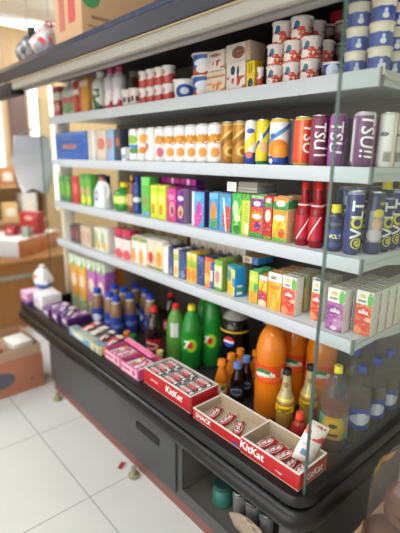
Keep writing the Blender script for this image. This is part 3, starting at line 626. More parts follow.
row('juice_carton', 'carton', 'orange yellow cartons', Z3, 271, 286.3, 1, .165, .055, mk_carton(org, P('peach_side', '#e6b98a', [('band', .75, .95, '#3c8f52'), ('lines', .05, .4, .2, .8, .2, .6, '#c79a70')])), 'orange and yellow juice carton beside the red bottles', '', rows=2)
add('packet_stack', 'flat grey packets lying on top of the green lime cartons', 'packets', [
    ('packet', carton(.1, .12, .02, P('grey_packet', '#a39f96', [('band', .4, .6, '#6e6a63')]), silver, None, False)[0][1]),
    ('packet', B().box(-.048, .05, .002, .118, .0205, .04, bev=.002).done('packet', pbr('grey_packet2', '#8b877e', .5)))], (X(246, Z3+.17, .03), .035, Z3+.1665))
add('price_tag', 'small white price tag standing on the lime cartons', 'price tag', [('card', B().box(-.028, .028, -.0008, .0008, 0, .036).done('card', P('tag_card', '#eceeee', [('lines', .2, .25, .12, .7, .2, .85, '#9aa0a0')]))), ('tag_foot', B().box(-.02, .02, .0008, .012, 0, .0015).done('tag_foot', whitep))], (X(231, Z3+.17, .03), .0335, Z3+.1665), rz=-.12)
# red squash bottles with long fluted necks
rdr = drink('red_drink', '#a81022', .3)
rlab = P('red_wrap', '#b8142a', [('band', .0, .06, '#7a0c1a'), ('diag', .5, 1.6, .05, '#e6d8d8'), ('diag', .62, 1.6, .025, '#2c1014'), ('band', .94, 1.1, '#7a0c1a')], wrap=True)
def redb():
    r, h = .026, .218
    pr = [(0, .004), (r*.8, 0), (r, .006), (r, .118), (r*.96, .13), (r*.82, .142), (r*.6, .152), (r*.5, .175), (r*.47, h-.02)]
    return bottle(pr, rdr, capr, (r*.52, h-.022, h), (r+.0008, .022, .112, rlab), [('neck_band', B().lathe([(r*.83, .138), (r*.86, .139), (r*.86, .143), (r*.81, .145)], 24).done('neck_band', pbr('pink_ink', '#e2b5b8', .4)))])
for i, px in enumerate((301.5, 314.5)):
    for rr in range(2):
        add('squash_bottle', ['clear red squash bottle with tall neck, left of pair', 'clear red squash bottle with tall neck, right of pair'][i]+(', behind it' if rr else ''), 'bottle', redb(), (X(px, Z3, .057), .058+rr*.062, Z3+.0005), rz=.2*i, group='red squash bottles')
# energy drinks
vnav = P('volt_navy', '#1f2a6e', [('col', .02, .14, '#6a78c0'), ('col', .2, .26, '#313f92'), ('band', .96, 1.1, '#8d95b8')], wrap=True, coat=.4, rough=.25)
vphoto = P('volt_photo', '#242a5e', [('rect', .25, .85, .2, .72, '#8d8f96'), ('ell', .55, .5, .16, .1, '#d7a98c'), ('ell', .5, .32, .3, .1, '#c9c2c4'), ('ell', .6, .68, .2, .07, '#d8c63a'), ('ell', .7, .84, .12, .03, '#b8a63c')], wrap=True, coat=.4, rough=.25)
yring = pbr('yellow_ink', '#d9d12c', .35)
def volt_txt(r, h, a=.1, s=.05):
    return [('lettering', lettering('V  LT', s, WHT, .0011, 0, (a, 0, h*.56), PI/2, r)),
            ('yellow_letter', lettering('O', s, yring, .0016, 0, (a, 0, h*.517), PI/2, r)),
            ('yellow_emblem', lettering('e', s*.9, yring, .0010, 0, (a, 0, h*.19), PI/2, r, ring=(.0175, .0175, .0035)))]
vcan = can(vnav, .0275, .2, volt_txt(.0275, .2, .55, .052))
pcan = can(vphoto, .0275, .196)
def voltb():
    r, h = .0265, .152
    pr = [(0, .003), (r*.85, 0), (r, .006), (r, .095), (r*.97, .105), (r*.75, .12), (r*.52, .128), (r*.5, .132)]
    lab = P('volt_sleeve', '#16204a', [('band', .36, .62, '#203a8c'), ('ell', .5, .82, .26, .06, '#5c6474'), ('band', .04, .2, '#20408e')], wrap=True, rough=.3)
    return bottle(pr, drink('navy_drink', '#141c3c', .1), capy, (r*.62, .13, h), (r+.0008, .012, .108, lab),
        [('lettering', lettering('V  LT', .0185, WHT, .0005, 0, (.1, 0, .05), 0, r+.0008)), ('yellow_letter', lettering('O', .0185, yring, .0008, 0, (-.03, 0, .05), 0, r+.0008))])
add('energy_bottle', 'small dark blue bottle with yellow cap left of the tall blue can', 'bottle', voltb(), (X(333, Z3, .06), .06, Z3+.0005), rz=.5)
add('energy_bottle', 'dark blue bottle half hidden between red bottle and yellow cap bottle', 'bottle', voltb(), (-.12, .125, Z3+.0005), rz=.4)
add('energy_can', 'tall navy can with white and yellow lettering, foremost at end of third shelf', 'can', vcan, (X(350.5, Z3, .06), .06, Z3+.0005), rz=.45)
add('energy_can', 'tall navy can with a printed picture behind the foremost tall can', 'can', pcan, (-.034, .122, Z3+.0005), rz=.6)
def tallvolt():
    r, h = .0275, .228
    pr = [(0, .003), (r*.85, 0), (r, .006), (r, .175), (r*.9, .19), (r*.5, .205), (r*.48, .21)]
    return bottle(pr, drink('navy_drink', '#141c3c', .1), capy, (r*.58, .206, h), (r+.0008, .01, .178, vnav), volt_txt(r+.0008, .19, .5, .05))
add('energy_bottle', 'tall navy bottle with yellow cap and lettering near the end glass', 'bottle', tallvolt(), (-.034, .182, Z3+.0005), rz=.7)
add('energy_can', 'tall navy can behind the tall yellow cap bottle', 'can', vcan, (-.034, .243, Z3+.0005), rz=.8)
add('energy_bottle', 'second tall navy yellow cap bottle, deep behind the first', 'bottle', tallvolt(), (-.034, .305, Z3+.0005), rz=.8)
add('energy_can', 'tall navy can deepest in the row by the end glass', 'can', vcan, (-.034, .366, Z3+.0005), rz=.8)
row('energy_can', 'can', 'navy cans in back rows', Z3, 331, 358, 2, .2, .06, lambda w, d, h: vcan, 'navy can deep behind the small yellow cap bottle', '', rows=3, y0=.19, pitch=.062)

# ================================================================== fourth shelf: juice bricks
pale = pbr('pale_side', '#e3ddd2', .45); toptan = P('tan_top', '#b98a4a')
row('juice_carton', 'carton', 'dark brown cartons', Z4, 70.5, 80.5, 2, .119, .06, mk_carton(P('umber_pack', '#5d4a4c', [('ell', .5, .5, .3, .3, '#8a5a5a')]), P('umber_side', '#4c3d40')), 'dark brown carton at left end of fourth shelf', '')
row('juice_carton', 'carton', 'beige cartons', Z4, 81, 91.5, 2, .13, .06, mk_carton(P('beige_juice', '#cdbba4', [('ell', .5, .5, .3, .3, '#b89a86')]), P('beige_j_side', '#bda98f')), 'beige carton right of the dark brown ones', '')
row('juice_carton', 'carton', 'pale green white cartons', Z4, 95, 108, 2, .145, .06, mk_carton(P('green_white_juice', '#d6dccb', [('ell', .3, .5, .25, .36, '#9ab284'), ('ell', .62, .25, .24, .2, '#e6b04a')]), pale), 'pale green and white carton on fourth shelf', '')
row('juice_carton', 'carton', 'red topped cartons', Z4, 115, 131, 2, .172, .06, mk_carton(P('red_top_juice', '#e4d6d2', [('band', .75, 1.1, '#b8244c'), ('band', .68, .75, '#6e1e4a'), ('ell', .5, .15, .5, .18, '#d8505a')]), P('red_top_side', '#c9a7a4', [('band', .7, 1.1, '#a51f43')])), 'white carton with crimson top on fourth shelf', '')
row('juice_carton', 'carton', 'orange white cartons', Z4, 131.5, 146.5, 2, .149, .06, mk_carton(P('orange_white_juice', '#e8dcc8', [('ell', .3, .3, .3, .28, '#e6a04a'), ('ell', .75, .6, .22, .3, '#f0ece4'), ('band', .85, 1.1, '#8a9a4a')]), pale), 'orange and white carton right of the crimson topped ones', '', rows=2)
row('juice_carton', 'carton', None, Z4, 147, 155, 1, .155, .06, mk_carton(P('red_fruit_juice', '#e6cfae', [('ell', .5, .38, .34, .2, '#cf3a36'), ('band', .82, 1.1, '#d6d0c0'), ('band', 0, .1, '#7a8a4a')]), pale), 'cream carton with one red fruit on fourth shelf', '', rows=2)
row('juice_carton', 'carton', None, Z4, 155.4, 163, 1, .155, .06, mk_carton(P('orange_fruit_juice', '#ecd49a', [('ell', .5, .4, .36, .26, '#e89a2c'), ('band', .84, 1.1, '#d6d0c0'), ('band', 0, .1, '#8a8a3a')]), pale), 'cream carton with orange fruit on fourth shelf', '', rows=2)
row('juice_carton', 'carton', None, Z4, 163.6, 168, 1, .14, .04, mk_carton(whitep, pale), 'narrow white carton left of the dark blue one', '')
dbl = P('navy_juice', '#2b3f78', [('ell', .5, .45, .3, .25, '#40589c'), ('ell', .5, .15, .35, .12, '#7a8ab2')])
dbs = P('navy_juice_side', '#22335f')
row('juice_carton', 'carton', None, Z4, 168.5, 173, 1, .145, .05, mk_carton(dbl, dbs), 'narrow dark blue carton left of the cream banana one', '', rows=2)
row('juice_carton', 'carton', None, Z4, 173.3, 178.3, 1, .138, .05, mk_carton(P('banana_juice', '#ecdcae', [('band', .6, .85, '#b8c25a'), ('ell', .5, .25, .35, .16, '#e6b44a')]), pale), 'narrow cream and lime carton between two dark blue ones', '', rows=2)
row('juice_carton', 'carton', None, Z4, 178.6, 186, 1, .14, .05, mk_carton(dbl, dbs), 'dark blue carton left of the yellow orange pair', '', rows=2)
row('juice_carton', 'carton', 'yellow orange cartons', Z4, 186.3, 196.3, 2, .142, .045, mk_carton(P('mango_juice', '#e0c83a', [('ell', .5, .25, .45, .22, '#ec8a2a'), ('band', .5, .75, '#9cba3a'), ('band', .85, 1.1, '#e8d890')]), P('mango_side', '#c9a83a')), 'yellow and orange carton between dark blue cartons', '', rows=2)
row('juice_carton', 'carton', None, Z4, 196.6, 203.5, 1, .135, .05, mk_carton(P('navy_juice2', '#34508e', [('ell', .5, .35, .35, .2, '#27407a'), ('band', .85, 1.1, '#4a68a8')]), dbs), 'dark blue carton right of the yellow orange pair', '', rows=2)
row('juice_carton', 'carton', None, Z4, 204, 213, 1, .142, .05, mk_carton(P('orange_blue_juice', '#e68a3a', [('col', .68, 1.1, '#2f62ae'), ('rect', .7, .95, .25, .6, '#dfe6ee'), ('ell', .3, .3, .3, .16, '#f2c06a'), ('band', .88, 1.1, '#cf4f2c')]), dbs), 'orange carton with blue right edge on fourth shelf', '', rows=2)
row('juice_carton', 'carton', None, Z4, 213.3, 221.5, 1, .141, .05, mk_carton(P('kiwi_juice', '#cfd8b0', [('band', .82, 1.1, '#7ab03a'), ('ell', .45, .45, .3, .2, '#c9908a'), ('band', 0, .12, '#5f9a3a')]), P('kiwi_side', '#86a84a')), 'pale green carton left of the yellow and blue carton', '', rows=2)
ybf = P('yellow_blue_front', '#ecd24a', [('ell', .3, .68, .24, .22, '#3a9ac0'), ('ell', .5, .25, .4, .2, '#f2c030'), ('ell', .85, .5, .2, .16, '#2a8fc4'), ('band', .92, 1.1, '#3a9ac0')])
ybs = pbr('bright_blue_side', '#1f86c2', .4)
add('juice_carton', 'yellow fruit carton with bright blue side turned on fourth shelf', 'carton', carton(.072, .05, .128, ybf, ybs, P('teal_top', '#3aa0a8'), extra=[('side_label', B().box(.0362, .0368, .012, .036, .01, .05).done('side_label', P('side_lab', '#dfe8e0', [('band', .3, .8, '#3f9a5a')])))]), (X(229.5, Z4), .035, Z4+.0005), rz=-.35)
row('juice_carton', 'carton', 'green orange cartons', Z4, 248, 257, 1, .135, .05, mk_carton(P('melon_juice', '#b9cc3a', [('ell', .5, .2, .5, .2, '#f0a02a'), ('ell', .8, .5, .25, .14, '#3aa05a'), ('ell', .4, .75, .3, .1, '#e6e07a')]), P('melon_side', '#4fae7a')), 'yellow-green and orange carton right of the blue sided one', '', rows=2)
add('snack_pack', 'brown and white pack with blue end lying on the melon cartons', 'pack', carton(.085, .1, .03, P('cocoa_pack', '#d9cdb6', [('col', .6, 1.1, '#2a62a8'), ('ell', .3, .5, .2, .3, '#b58a6a')]), ybs, toptan, False), (X(250, Z4+.136, .09), .09, Z4+.137))
ry = P('red_yellow_juice', '#d9363a', [('band', .5, .82, '#f2c62e'), ('diag', .66, .8, .05, '#c2303a'), ('ell', .5, .3, .34, .12, '#b03a6a'), ('ell', .5, .1, .5, .12, '#e8d2ba'), ('band', .84, 1.1, '#e4dfd6')])
row('juice_carton', 'carton', 'red yellow cartons', Z4, 257.4, 266, 1, .127, .05, mk_carton(ry, P('ry_side', '#d8a03a'), toptan), 'red and yellow carton left of the orange mango one', '', rows=2)
mg = P('mango_orange', '#f2a81e', [('diag', .3, 1.8, .06, '#f6d87a'), ('diag', .6, -1.6, .05, '#e8791c'), ('diag', .05, 1.2, .05, '#ffd23a'), ('ell', .5, .62, .4, .06, '#e98a1a'), ('rect', -1, 2, .76, 1.1, '#ece7dd'), ('rect', .2, .6, .82, .9, '#8a8478')])
row('juice_carton', 'carton', 'orange mango cartons', Z4, 266.4, 280, 1, .15, .05, mk_carton(mg, P('mg_side', '#e8a02a', [('band', .76, 1.1, '#e2ddd2')]), toptan), 'orange mango carton with white top left of red carton', '', rows=3)
row('juice_carton', 'carton', 'tall pale cartons in the back row', Z4, 190, 244, 6, .185, .06, mk_carton(P('pale_back_pack', '#cfc8bc', [('ell', .5, .7, .3, .1, '#8a7a70'), ('band', .0, .3, '#b8a58a')]), P('pale_back_side', '#c4bcb0')), 'tall pale carton behind the dark blue and orange cartons', '', y0=.16)
row('juice_carton', 'carton', 'brown olive cartons in the back row', Z4, 118, 187, 7, .178, .06, mk_carton(P('olive_back_pack', '#8a6a4a', [('ell', .5, .8, .35, .12, '#8f9a4a'), ('band', .0, .5, '#a58a6a')]), P('olive_back_side', '#6e5640')), 'brown and olive carton in back row of fourth shelf', '', y0=.17)
ak = P('peach_red_juice', '#e8694a', [('ell', .5, .52, .42, .12, '#d8302e'), ('ell', .5, .24, .44, .14, '#dd4434'), ('ell', .2, .1, .3, .1, '#f09a6a'), ('ell', .8, .38, .2, .05, '#f4b48a'), ('band', .7, 1.1, '#eceae2'), ('ell', .84, .82, .16, .16, '#5fb23c'), ('ell', .4, .88, .2, .05, '#d8c27a'), ('rect', .15, .6, .74, .79, '#7a8288')])
aks = P('brick_side', '#e9e4dc', [('ell', .5, .5, .2, .06, '#d86a4a'), ('rect', .2, .8, .08, .5, '#efd8ca'), ('lines', .04, .3, .3, .7, .1, .45, '#d8b5a5')])
topg = pbr('brick_top_grey', '#b9b5aa', .45)
AKT = lambda w, h: [('lettering', lettering('alka', .022, WHT, .0006, .15, (0, -.0006, h*.52), 0, None))]
row('juice_brick', 'carton', None, Z4, 280.5, 294, 1, .15, .05, mk_carton(ak, aks, topg, True, AKT), 'red and white juice carton standing alone left of glass edge', '')
pu = P('grape_juice', '#b25aa6', [('ell', .4, .5, .4, .1, '#8a2f86'), ('spl', 70, .55, .0, .6, '#8f3a92'), ('ell', .7, .22, .3, .12, '#c88ac0'), ('band', .68, 1.1, '#eceae2'), ('ell', .84, .82, .16, .16, '#5fb23c'), ('ell', .4, .88, .2, .05, '#d8c27a'), ('rect', .15, .6, .74, .79, '#7a8288'), ('ell', .5, .08, .2, .05, '#e9d6e6')])
pus = P('grape_side', '#e6e0e0', [('ell', .5, .5, .2, .06, '#a86aa6'), ('rect', .2, .8, .08, .5, '#e2cfe0')])
row('juice_brick', 'carton', 'green topped bricks in the second row', Z4, 288, 327, 2, .15, .05, mk_carton(P('citrus_juice', '#d8c04a', [('ell', .5, .3, .4, .2, '#e8962a'), ('band', .7, 1.1, '#dfe2d0'), ('ell', .8, .8, .2, .18, '#5fa23c')]), P('citrus_side', '#c9c49a'), topg), 'yellow and green juice brick behind the red white one', '', rows=2, y0=.1, gap=.72)
row('juice_brick', 'carton', None, Z4, 309.5, 320.5, 1, .15, .05, mk_carton(ak, aks, topg, True, AKT), 'red juice brick just left of glass edge, second row', '', y0=.06)
row('juice_brick', 'carton', 'grape bricks by the glass edge', Z4, 324, 342, 1, .152, .05, mk_carton(pu, pus, topg, True, lambda w, h: [('lettering', lettering('alka', .022, WHT, .0006, .15, (0, -.0006, h*.48), 0, None))]), 'purple grape juice brick behind the glass edge', '', rows=5, pitch=.056, gap=.93, y0=.025)
row('juice_brick', 'carton', 'peach bricks by the end glass', Z4, 350.5, 371, 1, .155, .05, lambda w, d, h: carton(w, d, h, ak, aks, topg, True, AKT(w, h)), 'peach red juice brick in the row along the end glass', '', rows=6, pitch=.056, y0=.065, wmax=.058)

# ================================================================== tray at the bottom: bottles
ZW, ZL = .4205, .487
def put(name, label, cat, parts, x, y, z=ZW, rz=0, group=None, rot=None): return add(name, label, cat, parts, (x, y, z), rz, group, rot)
# mineral / juice bottles with blue caps
bj = drink('apple_drink', '#9a7a56', .3)
bjl = P('blue_wrap', '#2a3f96', [('band', .4, .62, '#6a7cc4'), ('ell', .5, .5, .25, .2, '#d9dceb')], wrap=True, rough=.3)
def bluecap_bottle(h=.265): return soda(.036, h, bj, capb, bjl, (.12, .55), .023, .86, [('neck_collar', B().lathe([(.0255, h-.052), (.026, h-.05), (.026, h-.029), (.0235, h-.025)], 20).done('neck_collar', pbr('collar_white', '#eceff2', .3)))], caph=.024)
BC = [(-1.65, -.02), (-1.655, .1), (-1.535, .0), (-1.44, -.015), (-1.56, .11), (-1.435, .075), (-1.46, .2), (-1.58, .21), (-1.35, .16)]
for i, (x, y) in enumerate(BC):
    put('juice_bottle', 'amber juice bottle with blue cap, %s from the left of its cluster beside tall cartons' % ORD[[0, 1, 3, 5, 4, 6, 7, 2, 8][i]], 'bottle', bluecap_bottle(), x, y, rz=i, group='blue capped juice bottles')
# tall one litre cartons at the far left
def tall(colr, top, ex=()):
    return carton(.105, .075, .395, P('tall_'+colr[1:], colr, list(ex)+[('band', .0, .26, '#c9d6b4'), ('band', .82, 1.1, '#e6ebdf'), ('spl', 30, .57, .0, .24, '#5fae3a'), ('spl', 26, .53, .8, 1.1, '#57b04a')]), P('tall_side_'+colr[1:], colr, [('band', .85, 1.1, '#dfe6d6')]), whitep)
TC = [(-2.09, .035, '#e2a03c', 'orange litre carton leftmost of the tall cartons in tray'), (-1.98, .04, '#e8b04a', 'yellow-orange litre carton second in the row of tall cartons'), (-1.865, .05, '#b86ab6', 'purple litre carton third in the row of tall cartons'), (-1.755, .06, '#ad62b0', 'purple litre carton right of another purple one, beside blue caps'), (-1.80, .16, '#dd8a34', 'orange litre carton behind the purple ones at their right'), (-1.93, .17, '#d8943a', 'orange litre carton hidden behind the two purple ones')]
for i, (x, y, c, l) in enumerate(TC):
    put('litre_carton', l, 'carton', tall(c, None, [('ell', .5, .55, .35, .12, '#e9d9c0')]), x, y, group='tall litre cartons')
# cola bottles
cola = drink('cola', '#1c0e0b', .06)
def cola_b(h, lab='#b01620'): return soda(.042, h, cola, capr, P('cola_red_label', lab, [('ell', .5, .5, .35, .28, '#e6d2d0'), ('ell', .5, .5, .28, .16, lab)], wrap=True), (.18, .42), .017, .8)
put('cola_bottle', 'dark cola bottle with red cap and red label left of the green ones', 'bottle', cola_b(.29), -1.1, .01, rz=.3)
put('cola_bottle', 'second dark cola bottle with red cap, farther back', 'bottle', cola_b(.28), -1.27, .25)
put('soda_bottle', 'pale green bottle with red cap and white label strip', 'bottle', soda(.05, .315, drink('pale_green_drink', '#6fae4a', .35), capr, None, (.5, .7), .017, .74, [('label', B().grid(lambda u, v: Vector((.051*math.sin(FACE+(u-.5)*.8), -.051*math.cos(FACE+(u-.5)*.8), .15+.075*v)), 8, 2).done('label', P('white_strip', '#d8dcd8', [('lines', .12, .3, .2, .8, .1, .9, '#b4b8b4')]))), ('liquid_band', B().lathe([(.0145, .276), (.032, .255), (.033, .25)], 20).done('liquid_band', cola))]), -1.013, .085, rz=.75)
# green lemon-lime bottles
lg = P('lime_round_label', '#2a9a36', [('ell', .58, .5, .17, .45, '#a6d62c'), ('ell', .54, .52, .095, .25, '#cf2f35')], wrap=True, rough=.2)
def seven(h=.335):
    r = .052
    return soda(r, h, grn, capy, lg, (.3, .52), .018, .72, [('lettering', lettering('7', .058, WHT, .0022, .2, (-.32, 0, h*.41), 0, r+.0012))])
put('soda_bottle', 'green lemon-lime bottle with yellow cap and white seven', 'bottle', seven(), -.905, .1, rz=.62)
put('soda_bottle', 'larger green bottle right of the yellow capped one, cap under shelf', 'bottle', soda(.05, .39, grn, capg, lg, (.28, .48), .017, .84, [('lettering', lettering('7', .05, WHT, .002, .2, (-.32, 0, .15), 0, .0512))]), -.862, .2, rz=.5)
put('soda_bottle', 'green lemon-lime bottle deep behind the two front green ones', 'bottle', seven(), -.99, .26, rz=.4)
# dark cola with yellow ring and round emblem
pl = P('dark_blue_label', '#10121c', [('band', .9, .97, '#d8b83a'), ('ell', .5, .55, .3, .3, '#e9e9ec'), ('band', .93, .97, '#d8b83a')], wrap=True, rough=.25)
emb = pbr('emblem_red', '#c8262c', .35); embb = pbr('emblem_blue', '#2a4fb0', .35)
def emblem(r, z, rad):
    out = []
    for nm, m, lo, hi in (('emblem_top', emb, .18, 1.0), ('emblem_band', WHT, -.22, .18), ('emblem_base', embb, -1.0, -.22)):
        bm = B(); n = 14
        bm.grid(lambda u, v: (lambda zz: (lambda hw: Vector(((r+.001)*math.sin(FACE+(u*2-1)*hw/r), -(r+.001)*math.cos(FACE+(u*2-1)*hw/r), z+zz*rad)))(rad*math.sqrt(max(0, 1-zz*zz))))(lo+(hi-lo)*v+.08*math.sin(u*PI*2)*(1 if abs(lo+(hi-lo)*v) < .5 else 0)), n, 5)
        out.append((nm, bm.done(nm, m)))
    return out
def dcola():
    r, h = .071, .35
    return soda(r, h, cola, capk, P('black_label', '#0d0d14', [('band', .88, .95, '#d8b83a')], wrap=True, rough=.25), (.3, .7), .015, .84, emblem(r+.001, .185, .027)+[('bare_neck', B().lathe([(.019, .3265), (.0435, .311), (.0580, .295), (.0600, .2905), (.0605, .289)], 22).done('bare_neck', pbr('clear_grey', '#a9a9a6', .2)))])
put('cola_bottle', 'large dark cola bottle with yellow ring and round emblem', 'bottle', dcola(), -.735, .235, rz=.35)
put('cola_bottle', 'dark cola bottle behind, right of the ringed one', 'bottle', dcola(), -.56, .33, rz=.4)
# little glass bottles
def mini(mat, capm, lab): 
    r, h = .029, .19
    pr = [(0, .003), (r*.85, 0), (r, .006), (r, .1), (r*.8, .125), (r*.45, .155), (r*.4, .172)]
    return bottle(pr, mat, capm, (r*.64, .168, h), (r+.0008, .035, .09, lab), [('ribs', B().lathe([(r*1.0, .1), (r*1.04, .103), (r*1.0, .107)], 22).done('ribs', mat))])
ormat = drink('orange_soda', '#e88a1e', .3); olab = P('mini_or_label', '#ef9a2a', [('ell', .5, .5, .3, .3, '#f4e6cf'), ('ell', .62, .6, .12, .2, '#3a8a3a')], wrap=True)
dlab = P('mini_dark_label', '#1a1d2c', [('ell', .5, .5, .36, .3, '#8a93ad'), ('ell', .5, .5, .26, .18, '#39425f')], wrap=True)
dm = drink('mini_cola', '#1c1110', .06); capw2 = pbr('cap_pale_blue', '#5f86c8', .35)
for i, (x, y) in enumerate([(-.588, .005), (-.602, .078), (-.612, .147)]):
    put('mini_soda_bottle', 'mini orange soda bottle with orange cap, %s of three' % ['nearest', 'middle', 'farthest'][i], 'bottle', mini(ormat, capo, olab), x, y, rz=.7, group='mini orange bottles')
for i, (x, y) in enumerate([(-.527, .04), (-.541, .112)]):
    put('mini_soda_bottle', 'mini dark cola bottle with blue white cap, %s of two' % ['nearer', 'farther'][i], 'bottle', mini(dm, capw2, dlab), x, y, rz=.7, group='mini dark bottles')
put('mini_soda_bottle', 'mini orange bottle behind the dark mini bottles', 'bottle', mini(ormat, capo, olab), -.553, .19, rz=.4)
# big orange bottles
def big_or():
    r, h = .062, .43
    lab = P('orange_wrap', '#e04a1c', [('ell', .36, .62, .2, .2, '#2e8a4c'), ('ell', .36, .5, .15, .12, '#f2ede2'), ('ell', .5, .36, .3, .14, '#ee6a2a'), ('rect', .76, .88, .4, .85, '#ded2c6'), ('band', .0, .07, '#c23812')], wrap=True, rough=.3)
    return soda(r, h, drink('orange_drink', '#f28c1e', .25), capo, lab, (.35, .56), .015, .86, [('lettering', lettering('mirinda', .03, WHT, .001, .1, (-.35, 0, .2), .12, r*.97+.0012))], waist=.03)
put('orange_soda_bottle', 'large orange soda bottle with red-orange label, front of two', 'bottle', big_or(), -.385, .085, rz=.6)
put('orange_soda_bottle', 'large orange soda bottle behind, under the shelf shade', 'bottle', big_or(), -.385, .235, rz=.9)
put('orange_soda_bottle', 'third large orange soda bottle beside the gold necked ones', 'bottle', big_or(), -.25, .24, rz=.9)
# gold foil necked bottles
def malt():
    r, h = .034, .285
    pr = [(0, .004), (r*.85, 0), (r, .006), (r, .15), (r*.97, .16), (r*.62, .195), (r*.44, .225), (r*.4, .27)]
    foil = P('champagne_foil', '#b8ab7e', [('ell', .5, .6, .2, .1, '#8a7a4a'), ('band', .05, .12, '#e0cf3a'), ('ell', .3, .4, .12, .08, '#a39664')], wrap=True, rough=.3, metal=.2)
    lab = P('yellow_band_label', '#e6bf1e', [('band', .0, .06, '#3a2a1a'), ('band', .94, 1.1, '#3a2a1a')], wrap=True, rough=.35)
    return bottle(pr, drink('malt_drink', '#c0964c', .3), capk, (r*.48, .268, h), (r+.0008, .118, .15, lab),
        [('foil', B().lathe([(r*.985, .162), (r*.63, .1955), (r*.47, .225), (r*.43, .269)], 24).done('foil', foil)),
         ('lettering', lettering('Jugger', .022, pbr('ink_dark', '#30281c', .4), .0004, 0, (0, 0, .134), 0, r+.0012))])
put('malt_bottle', 'gold foil necked bottle with black cap, nearer the chocolate box', 'bottle', malt(), -.243, .005, rz=.5)
put('malt_bottle', 'gold foil necked bottle with black cap, taller looking one at glass edge', 'bottle', malt(), -.205, .1, rz=.5)
def small_red():
    return soda(.03, .15, drink('rosy_drink', '#c23a34', .3), pbr('cap_coral', '#ee4a2c', .35), None, capr=.013, neck=.7)
put('juice_bottle', 'small bottle with coral red cap behind loose wafer pack', 'bottle', small_red(), -.165, -.012)
put('juice_bottle', 'small red drink bottle behind glass, beside the loose wafer pack', 'bottle', small_red(), -.085, -.025)
# clear bottles seen through the end glass
teal = P('teal_label', '#4f9a86', [('ell', .42, .5, .28, .62, '#d6a92e'), ('ell', .42, .6, .2, .3, '#e6bf3a'), ('ell', .42, .62, .1, .1, '#5a3a1a'), ('ell', .85, .6, .14, .4, '#c98a86'), ('rect', .3, .55, .16, .26, '#5a3a1a')], wrap=True, rough=.35)
def clear_b(h, r, juice, level, lab, capm, lz):
    p = soda(r, h, glassy('clear_plastic', '#eceae4', 1.0, .05), capm, lab, lz, .0145, .78)
    p.append(('liquid', B().lathe([(0, .006), (r*.8, .005), (r*.95, .02), (r*.95, h*level), (0, h*level)], 22).done('liquid', drink('liq_'+juice[1:], juice, .3))))
    return p
put('tea_bottle', 'clear bottle with yellow cap and teal label behind end glass', 'bottle', clear_b(.33, .05, '#a35a44', .52, teal, capy, (.18, .45)), -.09, .095, rz=.75)
wl_ = P('water_label', '#2f48a0', [('ell', .5, .5, .3, .25, '#c8cfe6'), ('band', .0, .12, '#24357a'), ('rect', .4, .6, .25, .8, '#dfe3ef')], wrap=True, rough=.3)
WB = [(-.055, .2), (-.05, .305), (-.145, .325), (-.05, .41), (-.15, .425)]
for i, (x, y) in enumerate(WB):
    put('water_bottle', 'clear bottle with blue cap and blue label, %s behind the yellow capped tea' % ORD[i], 'bottle', clear_b(.31, .045, '#6e5a48', .66, wl_, capb, (.22, .5)), x, y, rz=.8, group='blue capped bottles behind the end glass')

# ================================================================== ledge: chocolate boxes and bars
kred = '#b51d25'
kitm = P('wafer_red_card', kred, [('band', .9, .97, '#d84a44')], rough=.4)
redc = pbr('red_card', kred, .4); kraft = pbr('kraft_inside', '#b9a88e', .7); edgew = pbr('white_edge', '#e9e4dc', .5)
def tray(w, d, h, hb, words, name='tray'):
    t = .0035
    b = B()
    b.box(-w/2, w/2, 0, d, 0, t, 1)
    b.box(-w/2, w/2, 0, t, t, h-.003, 0); b.box(-w/2, w/2, t, t*1.6, t, h-.003, 1)
    b.box(-w/2, w/2, d-t, d, t, hb-.003, 0); b.box(-w/2, w/2, d-t*1.6, d-t, t, hb-.003, 1)
    for s in (-1, 1):
        a = s*w/2; q = a-s*t; z = a-s*t*1.6
        b.box(min(a, q), max(a, q), t*1.6, d-t*1.6, t, h-.003, 0); b.box(min(q, z), max(q, z), t*1.6, d-t*1.6, t, h-.003, 1)
    e = B()
    e.box(-w/2, w/2, -.0005, t*1.6, h-.0028, h); e.box(-w/2, w/2, d-t*1.6, d, hb-.0028, hb)
    for s in (-1, 1): e.box(min(s*w/2, s*(w/2-t*1.6)), max(s*w/2, s*(w/2-t*1.6)), t*1.6, d-t*1.6, h-.0028, h)
    p = [('tray', b.done('tray', redc, kraft)), ('cut_edge', e.done('cut_edge', edgew))]
    for (tx, sz, xo, zo, sh) in words: p.append(('lettering', lettering(tx, sz, WHT, sz*.02, sh, (xo, -.0012, zo), 0, None)))
    return p
def kit_bar(w=.036, l=.1, t=.011):
    m = P('wafer_wrap', '#b3141d', [('band', .0, .2, '#8d1018')], rough=.25, coat=.3)
    me = lettering('KitKat', .021, WHT, .0007, .12, (0, 0, 0), 0, None, ring=(.036, .0145, .0018))
    for v in me.vertices: v.co = Vector((v.co.z*1.0, v.co.x, t+.0009-(v.co.z/.0145)**2*.0016))
    # letters run along the bar
    for v in me.vertices: v.co.x = -v.co.x
    return [('wrapper', pillow(w, l, t, m)), ('lettering', me)]
def bar(x, y, z, rz, tilt, lab, grp, parts=None, roll=0):
    return add('wafer_bar', lab, 'chocolate bar', parts or KB, (x, y, z), group=grp, rot=(tilt, roll, rz))
KB = kit_bar()
